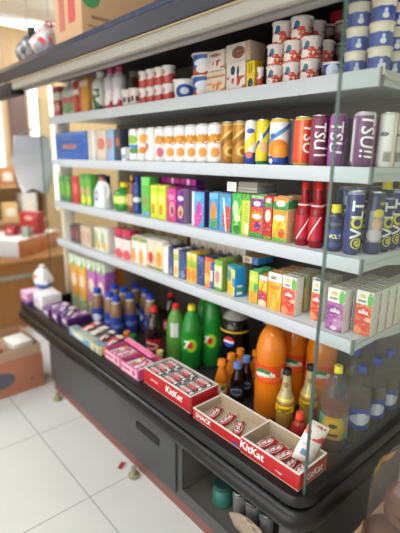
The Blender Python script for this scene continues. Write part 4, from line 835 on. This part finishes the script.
# nearest box
put('chocolate_box', 'open red chocolate wafer box at the right corner under the glass edge', 'box', tray(.238, .148, .06, .062, [('KitKat', .04, -.07, .033, .12), ('4 finger', .009, .045, .022, 0)])+[
    ('side_lettering', (lambda me: (me.transform(Matrix.Rotation(PI/2, 4, 'Z')), me)[1])(lettering('KitKat', .036, WHT, .0006, .12, (.078, -.1197, .026), 0, None)))], -.109, -.252, ZL+.0005, rz=0)
zb = ZL+.006
for i, (x, y, r) in enumerate([(-.19, -.19, .1), (-.15, -.187, .12), (-.11, -.19, .16), (-.07, -.192, .1), (-.03, -.19, .2)]):
    bar(x, y, zb+.001, PI/2*0+r, 0, 'red wafer bar in the corner box, bottom layer, %s from the left' % ORD[i], 'wafer bars in the corner box')
for i, (x, y, r) in enumerate([(-.178, -.186, -.2), (-.137, -.19, -.25), (-.097, -.187, -.15)]):
    bar(x, y, zb+.0155, r, 0, 'red wafer bar in the corner box, upper layer, %s from the left' % ORD[i], 'wafer bars in the corner box')
# loose pack sticking up
def loose():
    m = P('orange_white_wrap', '#e6e0da', [('band', .62, 1.1, '#d8402c'), ('spl', 50, .5, .55, 1.0, '#f0e8e4'), ('spl', 46, .56, .0, .5, '#c9c4c4'), ('rect', .2, .5, .2, .34, '#6a88b8')], rough=.25, coat=.3)
    b = B()
    def fn(s):
        def q(u, v):
            e = min(1, min(v, 1-v)/.1); k = (math.sin(PI*u)**.5 if 0 < u < 1 else 0)*(e**.5)
            return Vector(((u-.5)*.07, s*.015*k, v*.13))
        return q
    b.grid(fn(1), 10, 16); b.grid(fn(-1), 10, 16)
    return [('wrapper', b.done('wrapper', m, ang=60)), ('crimp', B().box(-.034, .034, -.0008, .0008, .1295, .137).done('crimp', pbr('crimp_white', '#e2ddd8', .35)))]
add('wafer_pack', 'white and red wafer pack propped up in the corner box', 'snack pack', loose(), (-.045, -.165, ZL+.0285), rot=(-.25, .45, .75))
# middle box, nearly empty
put('chocolate_box', 'nearly empty red chocolate box between two fuller ones', 'box', tray(.25, .15, .042, .05, [('SNACK', .026, -.065, .022, 0)])+[('sticker', B().box(.09, .115, -.0015, -.0004, .006, .016).done('sticker', pbr('sticker_blue', '#4a4a9a', .4)))], -.36, -.246, ZL+.0005)
for i, (x, y, r) in enumerate([(-.435, -.18, .35), (-.375, -.175, .2), (-.31, -.178, .6)]):
    bar(x, y, zb+.001, r, 0, 'red wafer bar lying in the nearly empty box, %s from the left' % ORD[i], 'wafer bars in the middle box')
# patterned full box
spot = P('cookie_wrap', '#b31a22', [('band', .0, .05, '#8d1018')], rough=.25)
def cookie_mat():
    m, nt, out = new_mat('cookie_spot_wrap'); g = G(nt)
    tc = nt.nodes.new('ShaderNodeTexCoord'); sp = nt.nodes.new('ShaderNodeSeparateXYZ'); nt.links.new(tc.outputs['Generated'], sp.inputs[0])
    vo = nt.nodes.new('ShaderNodeTexVoronoi'); vo.inputs['Scale'].default_value = 110; nt.links.new(tc.outputs['Object'], vo.inputs['Vector'])
    sc = nt.nodes.new('ShaderNodeSeparateColor'); nt.links.new(vo.outputs['Color'], sc.inputs[0])
    bw = g.mix(g.m('GREATER_THAN', sc.outputs[0], .5), lin('#1c1718'), lin('#e9e6e4'))
    e = g.m('GREATER_THAN', g.m('ABSOLUTE', g.m('SUBTRACT', sp.outputs[1], .5)), .24)
    b = nt.nodes.new('ShaderNodeBsdfPrincipled'); g.put(b.inputs['Base Color'], g.mix(e, lin('#b8242c'), bw)); b.inputs['Roughness'].default_value = .28
    nt.links.new(b.outputs[0], out.inputs[0]); return m
CM = cookie_mat()
def cookie_bar():
    me = lettering('KitKat', .02, WHT, .0007, .12, (0, 0, 0), 0, None, ring=(.026, .0135, .0018))
    for v in me.vertices: v.co = Vector((-v.co.z, v.co.x, .0119-(v.co.z/.0145)**2*.0016))
    return [('wrapper', pillow(.044, .101, .011, CM)), ('lettering', me)]
CB = cookie_bar()
put('chocolate_box', 'red box full of wafer bars with black and white spots', 'box', tray(.32, .15, .074, .074, [('KitKat', .042, .055, .04, .12), ('new taste', .012, -.08, .04, 0)]), -.668, -.24, ZL+.0005)
put('box_insert', 'plain card layer filling the base of the spotted bar box', 'card', [('insert', B().box(-.15, .15, .0, .136, 0, .044, bev=.002).done('insert', kraft)), ('insert_fold', B().box(-.15, .15, .066, .07, .044, .0455).done('insert_fold', edgew))], -.668, -.233, ZL+.0045)
for lay in range(2):
    for i in range(3):
        for j in range(3):
            bar(-.668+(i-1)*.103, -.213+j*.046, ZL+.051+lay*.0128, -PI/2, 0, 'spotted wafer bar in full box, %s layer, %s row, %s from left' % (['lower', 'upper'][lay], ['front', 'middle', 'rear'][j], ORD[i]), 'spotted wafer bars', CB)
# pink wafer trays
pinkc = pbr('pink_card', '#cf5a8c', .4); pinkl = pbr('pink_inside', '#e6b9c9', .5)
def ptray(w, d, h, c=None, ci=None):
    t = .003; b = B(); b.box(-w/2, w/2, 0, d, 0, t, 1); b.box(-w/2, w/2, 0, t, t, h); b.box(-w/2, w/2, d-t, d, t, h)
    b.box(-w/2, -w/2+t, t, d-t, t, h); b.box(w/2-t, w/2, t, d-t, t, h)
    return [('tray', b.done('tray', c or pinkc, ci or pinkl)), ('front_print', B().box(-w*.42, w*.42, -.001, -.0002, h*.15, h*.85).done('front_print', P('pink_print', '#e9c9d6', [('rect', .0, .6, .3, .7, '#c2407a'), ('ell', .8, .5, .12, .4, '#c2407a')])))]
def snack_bar(mat, w=.04, l=.11, t=.014): return [('wrapper', pillow(w, l, t, mat)), ('seal_strip', B().box(-w*.12, w*.12, -l*.45, l*.45, -.0004, .0002).done('seal_strip', silver))]
pw = P('pink_wrap', '#d8689a', [('spl', 40, .5, .0, 1.1, '#f0e4ea'), ('spl', 50, .62, .0, 1.1, '#c93a78')], rough=.25)
ww = P('white_wrap', '#e4e2e4', [('spl', 36, .58, .0, 1.1, '#c9487e'), ('spl', 44, .62, .0, 1.1, '#d8b83a')], rough=.25)
put('wafer_box', 'open pink wafer tray nearest the spotted bar box', 'box', ptray(.15, .15, .05), -.925, -.255, ZL+.0005)
for i in range(3): add('wafer_bar', 'pink and white wafer packet in the nearer pink tray, %s from left' % ORD[i], 'wafer', snack_bar(pw if i != 1 else ww), (-.97+i*.046, -.18, ZL+.006), group='wafers in the nearer pink tray')
for i in range(3): add('wafer_bar', 'pink and white wafer packet on top in the nearer pink tray, %s from left' % ORD[i], 'wafer', snack_bar(ww if i != 1 else pw), (-.968+i*.045, -.182, ZL+.022), rz=0, group='wafers in the nearer pink tray')
put('wafer_box', 'open pink wafer tray between the nearer pink tray and blue box', 'box', ptray(.15, .15, .05), -1.085, -.25, ZL+.0005)
for i in range(3):
    for l in range(2): add('wafer_bar', 'white wafer packet in the farther pink tray, %s layer, %s from left' % (['lower', 'upper'][l], ORD[i]), 'wafer', snack_bar(ww if (i+l) % 2 else pw), (-1.13+i*.046, -.176, ZL+.006+l*.016), group='wafers in the farther pink tray')
hotp = P('hot_pink_stick', '#e0508f', [('band', .3, .7, '#ef86b4')])
add('wafer_stick', 'long hot pink wafer packet resting across the pink trays', 'wafer', [('wrapper', pillow(.035, .26, .02, hotp)), ('seal', B().box(-.004, .004, -.12, .12, .0195, .0205).done('seal', pinkl))], (-1.03, -.128, ZL+.053), rot=(0, 0, PI/2-.06))
yl = pbr('snack_yellow', '#e6d24a', .4)
def tubes(col, capc): return [('tube', B().lathe([(0, 0), (.016, 0), (.016, .08), (0, .08)], 16).done('tube', pbr('tube_'+col[1:], col, .35))), ('cap', B().lathe([(0, .08), (.017, .08), (.017, .098), (0, .098)], 16).done('cap', capc))]
put('candy_tube', 'small yellow candy tube behind the pink trays', 'candy', tubes('#e2c53a', pbr('lid_pale_yellow', '#efe08a', .4)), -.99, -.035, ZW)
put('candy_tube', 'small green candy tube beside the orange tube', 'candy', tubes('#3fa83c', capg), -1.24, -.035, ZW, rz=0)
put('candy_tube', 'small orange candy tube left of the green tube', 'candy', tubes('#e0812c', capo), -1.3, -.035, ZW)
# mixed bars and boxes toward the left end
byb = carton(.36, .05, .045, P('yellow_blue_box', '#6f9ab8', [('col', .72, .8, '#e0c33a'), ('col', .88, .93, '#e0c33a'), ('ell', .3, .5, .2, .3, '#d7dccb'), ('band', .85, 1.1, '#c8b05a')]), P('yb_side', '#d8c04a'), P('yb_top', '#7f97a6', [('ell', .5, .5, .4, .6, '#a5b2a4')]), False)
put('snack_box', 'long low pale blue and yellow snack box on the ledge', 'box', byb, -1.36, -.262, ZL+.0005)
MB_ = [('#c2362c', 'red'), ('#7a4a36', 'brown'), ('#d8d4c6', 'pale'), ('#4a3a38', 'dark'), ('#c9423a', 'scarlet'), ('#ddd6c8', 'cream'), ('#8a5a44', 'tan')]
for i, (c, nm) in enumerate(MB_):
    m = P('bar_'+nm, c, [('spl', 34, .55, .0, 1.1, '#e6dfd6'), ('spl', 44, .6, .0, 1.1, '#7a3a34')], rough=.3)
    add('chocolate_bar', '%s chocolate bar, %s from the left above the blue yellow box' % (nm, ORD[i]), 'chocolate bar', snack_bar(m, .045, .13, .018), (-1.53+i*.052, -.135, ZL+.0012), rz=0, group='mixed chocolate bars')
for i, (c, nm) in enumerate([('#cf3a30', 'bright red'), ('#e2dccb', 'off-white'), ('#5f4640', 'dark brown'), ('#c83c40', 'crimson')]):
    m = P('topbar_'+nm[:4], c, [('spl', 34, .56, .0, 1.1, '#e9e2d8')], rough=.3)
    add('chocolate_bar', '%s chocolate bar lying across the mixed bars, %s from left' % (nm, ORD[i]), 'chocolate bar', snack_bar(m, .05, .13, .018), (-1.5+i*.085, -.14, ZL+.022), rz=.35, group='chocolate bars on top')
pur2 = '#5a2a6e'
for i in range(3):
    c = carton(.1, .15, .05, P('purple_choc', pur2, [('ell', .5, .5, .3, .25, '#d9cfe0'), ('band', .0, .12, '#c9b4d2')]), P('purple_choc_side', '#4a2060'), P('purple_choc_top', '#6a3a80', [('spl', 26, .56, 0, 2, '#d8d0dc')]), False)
    put('chocolate_box', 'purple chocolate box on the ledge, %s from the left' % ORD[i], 'box', c, -1.9+i*.108, -.25+.012*i, ZL+.0005, group='purple chocolate boxes')
for i, (nm, c) in enumerate([('lilac', '#8a5aa0'), ('deep purple', '#3f1a52')]):
    add('chocolate_bar', nm+' chocolate bar on top of the purple boxes', 'chocolate bar', snack_bar(P('pbar%d' % i, c, [('spl', 34, .56, .0, 1.1, '#ddd3e2')], rough=.3), .05, .14, .016), (-1.83+i*.1, -.165, ZL+.0522), rz=.9)
put('snack_box', 'white snack box standing between pink pack and purple boxes', 'box', carton(.15, .13, .1, P('white_snack', '#e3e0e2', [('ell', .4, .5, .2, .2, '#c9c4cc')]), pbr('white_snack_side', '#dcd8da', .45), pbr('white_snack_top', '#e9e7e8', .45), False), -2.06, -.235, ZL+.0005)
put('snack_box', 'pink and violet box overhanging the left end of the tray', 'box', carton(.13, .2, .075, P('pink_violet', '#d79ac4', [('band', .0, .3, '#7a4aa0'), ('ell', .5, .6, .3, .2, '#e6c4da')]), P('violet_side', '#c287b4', [('band', .0, .25, '#7a4aa0')]), P('pink_top', '#dca4c8', [('ell', .5, .5, .25, .8, '#efd6e6')]), False), -2.238, -.262, ZL+.0005)
# white crumpled carrier bag at the back left
def crumple(w, d, h, mat, seed, name='bag'):
    b = B(); rnd = random.Random(seed); ph = [rnd.uniform(0, 6) for _ in range(8)]
    def fn(u, v):
        a = 2*PI*u; k = (math.sin(PI*min(.98, .12+.86*(1-v)))**.5)*(1-.45*v*v)
        k *= 1+.1*math.sin(5*a+ph[0]+4*v)+.07*math.sin(9*a+ph[1]-6*v)
        if v == 1: k = .02
        if v == 0: k *= .95
        return Vector((math.cos(a)*w/2*k, math.sin(a)*d/2*k, h*v+.01*math.sin(4*a+ph[2])*v))
    b.grid(fn, 36, 14)
    return b.done(name, mat, ang=80)
put('carrier_bag', 'white plastic carrier bag with blue base at the tray\'s left end', 'bag', [('bag', crumple(.17, .13, .15, P('white_blue_bag', '#e6e8ec', [('band', .0, .3, '#3f6ab0'), ('ell', .5, .6, .12, .1, '#d88a5a')], rough=.3), 3)), ('knot', B().lathe([(0, .145), (.012, .147), (.018, .16), (.02, .17), (0, .166)], 10).done('knot', pbr('bag_white', '#e9ebee', .35)))], -2.22, -.13, ZL+.0765)

# ================================================================== storage recess in the base
def jar(): return [('jar', B().lathe([(0, 0), (.035, 0), (.042, .012), (.042, .06), (.034, .075), (0, .075)], 18).done('jar', pbr('teal_jar', '#2f6b60', .4))), ('lid', B().lathe([(0, .075), (.036, .075), (.036, .095), (0, .095)], 18).done('lid', pbr('teal_lid', '#274f4a', .4)))]
put('storage_jar', 'teal jar in the open recess of the cooler base', 'jar', jar(), -.395, -.16, .1055)
put('cloth_sack', 'crumpled beige sack on the floor of the base recess', 'sack', [('sack', crumple(.2, .045, .075, pbr('sack_beige', '#9a8a78', .8), 8)), ('tie', B().tube([(-.03, -.0, .073), (0, -.01, .077), (.03, 0, .073)], .004).done('tie', kraft))], -.21, -.205, .1055)
for i in range(3):
    put('glass_tumbler', 'silver grey tumbler in the base recess, %s from the left' % ORD[i], 'tumbler', [('tumbler', B().lathe([(0, 0), (.026, 0), (.031, .11), (.029, .11), (.024, .006), (0, .006)], 18).done('tumbler', pbr('tumbler_silver', '#a9abac', .25, metal=.6))), ('rim_band', B().lathe([(.031, .1), (.0318, .105), (.0312, .11)], 18).done('rim_band', alu))], -.315+i*.068, -.145, .1055, group='tumblers in the base recess')

# ================================================================== on top of the canopy
zc = 1.985
cb = pbr('carton_tan', '#c9a47c', .7); cb2 = pbr('carton_tan_light', '#cfae88', .7)
def big_carton():
    w, d, h = .3, .55, .42
    b = B(); b.box(-w/2, w/2, 0, d, 0, h, bev=.004)
    px = P('carton_art', '#c9a880', [('ell', .0, .0, .01, .01, '#000000')])
    def disc(y, z, r, m, nm, x=w/2+.0012):
        return (nm, B().grid(lambda u, v: Vector((x, y+r*v*math.cos(2*PI*u), z+r*v*math.sin(2*PI*u))), 24, 2).done(nm, m))
    bot = B(); bot.lathe([(0, 0), (.035, 0), (.038, .02), (.036, .09), (.028, .12), (.012, .17), (.01, .2), (0, .2)], 16)
    bm = bot.bm
    for v in bm.verts: v.co.y = v.co.y*.02-.0015
    return [('carton', b.done('carton', cb)),
            ('printed_bottle', bot.done('printed_bottle', pbr('print_red', '#c03a34', .6), M=Matrix.Translation((.05, 0, .1)))),
            ('printed_bottle', (lambda q: q)(B().box(-.09, -.03, -.002, -.0005, .08, .3).done('printed_bottle', pbr('print_rust', '#b5604a', .6)))),
            disc(.05, .2, .05, pbr('print_green', '#4d9a5e', .6), 'green_disc'),
            ('printed_text', B().box(w/2+.0003, w/2+.0013, .05, .22, .105, .12).box(w/2+.0003, w/2+.0013, .03, .12, .07, .078).done('printed_text', pbr('print_brown', '#9a7a5c', .7))),
            ('tape', B().box(-.03, .03, -.0012, .3, h+.0003, h+.0013).done('tape', pbr('tape_tan', '#b98f62', .4)))]
add('cardboard_carton', 'tan cardboard carton with green disc and red bottle print on cooler top', 'carton', big_carton(), (-1.575, -.15, zc))
add('plastic_bag', 'red and white plastic bag on the cooler top beside the carton', 'bag', [('bag', crumple(.3, .19, .17, P('red_white_bag', '#d9c6c2', [('spl', 12, .5, .25, 1.0, '#c4424a'), ('spl', 16, .58, .0, .6, '#8f98a8')], rough=.35), 11)), ('handle', B().tube([(-.04, 0, .15), (-.05, 0, .18), (0, 0, .195), (.05, 0, .18), (.04, 0, .15)], .006).done('handle', pbr('bag_red', '#bf4650', .4)))], (-1.93, -.1, zc))
add('plastic_bag', 'dark grey bundled bag at the far end of the cooler top', 'bag', [('bag', crumple(.27, .2, .2, P('dark_bag', '#5a5e68', [('spl', 14, .52, .0, 1.0, '#343842'), ('spl', 18, .6, .0, 1.0, '#9a9690')], rough=.4), 17)), ('knot', B().lathe([(0, .19), (.014, .2), (.03, .235), (0, .23)], 9).done('knot', pbr('dark_bag_knot', '#4a4d56', .4)))], (-2.27, -.06, zc))
add('plastic_bag', 'brown orange bag partly off the left of the picture on cooler top', 'bag', [('bag', crumple(.2, .2, .26, P('tan_bag', '#a9744a', [('spl', 15, .52, .0, 1.0, '#7c4a38')], rough=.45), 19)), ('knot', B().lathe([(0, .25), (.014, .26), (.024, .29), (0, .285)], 9).done('knot', cb))], (-2.44, .14, zc))
add('jar', 'white lidded jar behind the red white bag on cooler top', 'jar', [('jar', B().lathe([(0, 0), (.06, 0), (.065, .02), (.065, .22), (.05, .24), (0, .24)], 20).done('jar', pbr('jar_grey', '#8f949c', .35))), ('lid', B().lathe([(0, .24), (.055, .24), (.055, .28), (0, .28)], 20).done('lid', pbr('jar_lid', '#d9dce0', .35)))], (-1.86, .3, zc))

# ================================================================== left of the cooler
add('hanging_bag', 'pale grey plastic bag hanging outside the cooler\'s far end', 'bag', [('bag', (lambda b: (b.grid(lambda u, v: Vector((.012*math.sin(2*PI*u)*(1.2-.6*v)+.012*math.sin(7*u+5*v), (.118+.016*math.sin(3*v)-.03*(1-v)**3)*math.cos(2*PI*u), .36*v-(.02*math.sin(5*PI*u) if v == 0 else 0))), 40, 12), b.done('bag', pbr('bag_lilac_grey', '#d2d2d8', .45), ang=80))[1])(B())),
    ('hang_cord', B().tube([(0, -.09, .355), (0, -.04, .39), (0, 0, .4), (0, .04, .39), (0, .09, .355)], .004).done('hang_cord', pbr('cord_grey', '#9a9aa0', .5))), ('hook', B().tube([(0, 0, .398), (.01, 0, .41), (.03, 0, .412), (.03, 0, .43)], .003).done('hook', alu))], (-2.325, -.09, 1.22))
# cartons on the floor
flo = P('orange_carton', '#b5734e', [('ell', .5, .5, .01, .01, '#000000')])
def floor_carton(w, d, h, m, oval=None, flap=True, M2=None):
    p = [('carton', B().box(-w/2, w/2, -d/2, d/2, 0, h, bev=.006).done('carton', m))]
    if oval:
        p.append(('dark_oval', B().grid(lambda u, v: Vector((w/2+.001, oval[0]+oval[2]*v*math.cos(2*PI*u), oval[1]+oval[3]*v*math.sin(2*PI*u))), 28, 2).done('dark_oval', pbr('oval_slate', '#5a5a66', .6))))
        p.append(('side_text', B().box(w/2+.0005, w/2+.0015, d/2-.09, d/2-.06, h*.3, h*.36).done('side_text', pbr('oval_slate', '#5a5a66', .6))))
    if flap: p.append(('tape', B().box(-w/2-.001, w/2+.001, -.025, .025, h-.001, h+.001).done('tape', pbr('tape_tan', '#b98f62', .4))))
    return p
add('cardboard_carton', 'orange-brown carton with a dark oval on the floor at left', 'carton', floor_carton(.4, .5, .235, pbr('carton_orange', '#b4765a', .7), (-.03, .115, .1, .055)), (-2.14, -.525, 0), group=None)
add('cardboard_flap_tray', 'open shallow tan carton lying on the orange-brown carton', 'carton', [('tray', B().box(-.19, .19, -.24, .24, 0, .008).box(-.19, .19, -.24, -.236, .008, .06).box(-.19, .19, .236, .24, .008, .06).box(.186, .19, -.236, .236, .008, .06).box(-.19, -.186, -.236, .236, .008, .06).done('tray', pbr('carton_taupe', '#a98a6c', .7))), ('flap', B().box(.19, .2, -.236, .236, .0, .055).done('flap', pbr('carton_taupe2', '#b3957a', .7)))], (-2.14, -.52, .2365))
add('snack_box', 'white box lying in the open tan carton', 'box', carton(.16, .12, .07, P('white_label_box', '#e0d8d2', [('band', .0, .12, '#c9a89a')]), pbr('white_box_side', '#e2dad6', .5), whitep, False), (-2.06, -.44, .2455), rz=.1)
add('snack_box', 'brownish red box lying beside the white box at left', 'box', carton(.14, .14, .06, P('rust_box', '#9a5a4a', [('ell', .5, .5, .3, .3, '#c98a6a')]), pbr('rust_box_side', '#a0604e', .5), None, False), (-2.07, -.63, .2455), rz=-.1)
# counter, case on it and red packets
cw = wood_mat('counter_wood', '#8a5a2c', '#a8733c', False)
add('wooden_counter', 'warm brown wooden counter beyond the far end of the cooler', 'counter', [('top', B().box(-.3, .3, -.95, .75, .56, .6, bev=.005).done('top', cw)), ('front_board', B().box(.25, .28, -.9, .7, 0, .5595).done('front_board', wood_mat('counter_board', '#8f5f30', '#a9763f', True))), ('side_board', B().box(-.28, .25, .68, .7, 0, .5595).done('side_board', cw)), ('shelf_strip', B().box(.2805, .29, -.9, .1, .44, .475).done('shelf_strip', pbr('grey_green_strip', '#9aa08c', .5)))], (-3.3, 0, 0))
add('flat_case', 'big flat white carton with orange right side on the wooden counter', 'carton', [('case', carton(.44, .62, .15, pbr('case_grey', '#c3c4c6', .5), P('case_orange', '#d08a52', [('spl', 9, .52, .0, 1.0, '#c97440'), ('ell', .5, .5, .01, .01, '#c97440')]), pbr('case_white', '#eeece6', .5), False)[0][1]), ('tape', B().box(-.03, .03, .0, .62, .1502, .1512).done('tape', pbr('clear_tape', '#dcd6c6', .3)))], (-3.26, -.12, .6005), rz=.6)
RB = [(-3.36, .17, 0, '#b5302c', 'upright red packet'), (-3.30, .28, 0, '#b82f2c', 'upright red packet')]
def redbox(c, w=.16, d=.1, h=.17): return carton(w, d, h, P('rb_'+c[1:], c, [('ell', .5, .5, .25, .2, '#d9a79a')]), P('rbs_'+c[1:], c, [('ell', .5, .55, .3, .2, '#d68f84')]), None, False)
def ctr(n, lab, x, y, z, parts, rz=0): return add(n, lab, 'box', parts, (x, y, z), rz)
ctr('snack_box', 'lower red box in the pile on the flat white carton', -3.35, .2, .752, redbox('#a83030', .2, .12, .1), .6)
ctr('snack_box', 'upper red box in the pile on the flat white carton', -3.35, .205, .853, redbox('#b8322e', .18, .11, .1), .6)
ctr('snack_box', 'small crimson box left of the red pile', -3.4, .04, .752, redbox('#a92c3c', .1, .08, .08), .6)
add('snack_box', 'grey green pack standing in front of the red pile', 'box', carton(.07, .05, .09, pbr('pack_greygreen', '#9aa494', .5), pbr('pack_greygreen2', '#8f9a8a', .5), None, False), (-3.22, .12, .752), rz=.6)
# wooden rack along the left wall with goods
rk = B()
for z in (.35, .74, 1.13): rk.box(-.16, .16, -.6, .82, z-.02, z)
for y in (-.62, .82): rk.box(-.16, .16, y, y+.02, 0, 1.15)
add('wooden_rack', 'pale wooden goods rack against the left wall', 'rack', [('frame', rk.done('frame', wood_mat('rack_wood', '#cba472', '#e0bf92', False))), ('back_board', B().box(-.17, -.161, -.62, .84, .0, 1.15).done('back_board', wood_mat('rack_back', '#c29a68', '#d8b384', True)))], (-4.55, 0, 0))
rc = [('#e6c53a', 'yellow'), ('#8fb8d8', 'pale blue'), ('#e6d2a6', 'cream'), ('#c98a5a', 'tan'), ('#d9d6ce', 'white'), ('#b5463c', 'red'), ('#e0b87a', 'honey')]
k = 0
for z, nm in ((.74, 'second'), (1.13, 'top')):
    for i in range(6):
        c, cn = rc[(k*3+i*2) % 7]; k += 1
        add('grocery_box', '%s grocery box on the %s shelf of the wooden rack, %s from the left' % (cn, nm, ORD[i]), 'box', carton(.17, .2, .2+.05*((i*7+k) % 3), P('gro_'+c[1:], c, [('ell', .5, .55, .3, .2, '#e9e2d0')]), pbr('gros_'+c[1:], c, .5), None, False)[:1]+[('label', B().box(-.05, .05, -.0015, -.0003, .05, .13).done('label', pbr('gro_label', '#efe8d8', .5)))], (-4.41, -.49+i*.22, z+.0005), rz=PI/2, group='grocery boxes on the wooden rack')
# added glowing stand-ins on cords for small spots of daylight
spot_glow = pbr('light_spot_glow', '#fff3d0', .4, emit='#ffe9b0', es=14)
def spot_parts(r): return [('spot_glow', B().lathe([(0, -r), (r*.6, -r*.8), (r, 0), (r*.7, r*.75), (r*.35, r*1.2), (0, r*1.2)], 14).done('spot_glow', spot_glow)), ('spot_mount', B().lathe([(0, r*1.15), (r*.4, r*1.15), (r*.4, r*1.9), (0, r*1.9)], 12).done('spot_mount', alu))]
for i, (x, y, z, r, l) in enumerate([(-3.0, .2, 2.09, .026, 'glowing stand-in for a light spot just under the dark canopy at far left'), (-2.75, -.09, 1.875, .022, 'glowing stand-in for a light spot at the left edge of the picture'),
        (-2.6, .195, 1.375, .02, 'larger glowing stand-in for a light spot seen past the left end of third shelf'), (-2.6, .281, 1.35, .017, 'smaller glowing stand-in for a light spot right of another at third shelf end'),
        (-2.7, .338, .705, .02, 'low glowing stand-in for a light spot above the tall litre cartons')]):
    p = spot_parts(r)
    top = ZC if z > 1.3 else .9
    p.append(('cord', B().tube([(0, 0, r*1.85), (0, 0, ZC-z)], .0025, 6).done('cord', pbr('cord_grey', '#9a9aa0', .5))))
    add('light_spot_standin', l, 'lamp', p, (x, y, z))
# batten light high on the left
add('batten_light', 'long white batten light hanging high at far left', 'light', [('housing', B().box(-.05, .05, -.7, .7, 0, .05, bev=.008).done('housing', pbr('white_metal', '#eeeeec', .4))), ('tube', B().tube([(0, -.66, -.02), (0, .66, -.02)], .016).done('tube', pbr('tube_glow', '#ffffff', .4, emit='#fff6e6', es=10))),
    ('hanger', B().tube([(0, -.5, .05), (0, -.5, ZC-2.72)], .004).done('hanger', alu)), ('hanger', B().tube([(0, .5, .05), (0, .5, ZC-2.72)], .004).done('hanger', alu))], (-4.1, .55, 2.72))

# ================================================================== right of the cooler: clear bag on a carton
add('cardboard_carton', 'plain tan carton standing on the floor beside the cooler end', 'carton', floor_carton(.36, .5, .3, cb2), (.29, -.0, 0))
def bread_bag():
    b = B()
    def fn(u, v):
        a = 2*PI*u; k = (1-.12*v-.5*max(0, v-.7)/.3) if v < 1 else .3
        k *= 1+.035*math.sin(6*a+5*v)+.02*math.sin(11*a-7*v)
        return Vector((.115*k*math.copysign(abs(math.cos(a))**.8, math.cos(a)), .12*k*math.copysign(abs(math.sin(a))**.8, math.sin(a)), .37*v))
    b.grid(fn, 40, 18)
    fill = B()
    for zz, yy, xx in ((.06, -.045, -.03), (.06, .05, .02), (.14, .0, .0), (.2, -.03, .01)):
        fill.lathe([(0, -.045), (.05, -.04), (.07, -.01), (.065, .02), (.035, .042), (0, .046)], 18, c=(xx, yy, zz))
    lab = B().grid(lambda u, v: Vector((-.109+.012*v, -.065+.09*u, .25+.035*v)), 4, 2)
    return [('bag', b.done('bag', glassy('bag_clear', '#f3efeb', 1.6, .035, '#dcd8d4', .1), ang=80)),
            ('buns', fill.done('buns', pbr('bun_brown', '#5c3824', .5))),
            ('label', B().grid(lambda u, v: Vector((-.1075+.03*abs(u-.5)+.016*v, -.07+.12*u, .245+.04*v)), 6, 2).done('label', pbr('bag_label', '#d2a63c', .4)))]
add('bread_bag', 'clear plastic bag of brown buns with yellow label beside the cooler end', 'bag', bread_bag(), (.245, -.02, .3005))
add('paper_scrap', 'small red paper scrap on the white tile floor', 'scrap', [('paper', B().grid(lambda u, v: Vector((.022*(u-.5), .05*(v-.5), .002+.006*math.sin(3*u+2*v)**2)), 4, 6).done('paper', pbr('scrap_red', '#b0404a', .6)))], (-.955, -.295, .0005), rz=.5)

# ------------------------------------------------------------------ daylight and exposure
wd = bpy.data.worlds.new('world'); SC.world = wd; wd.use_nodes = True
bg = wd.node_tree.nodes['Background']; bg.inputs[0].default_value = (1, .98, .95, 1); bg.inputs[1].default_value = 3.2
SC.view_settings.view_transform = 'Standard'; SC.view_settings.look = 'None'; SC.view_settings.gamma = 1; SC.view_settings.exposure = .08
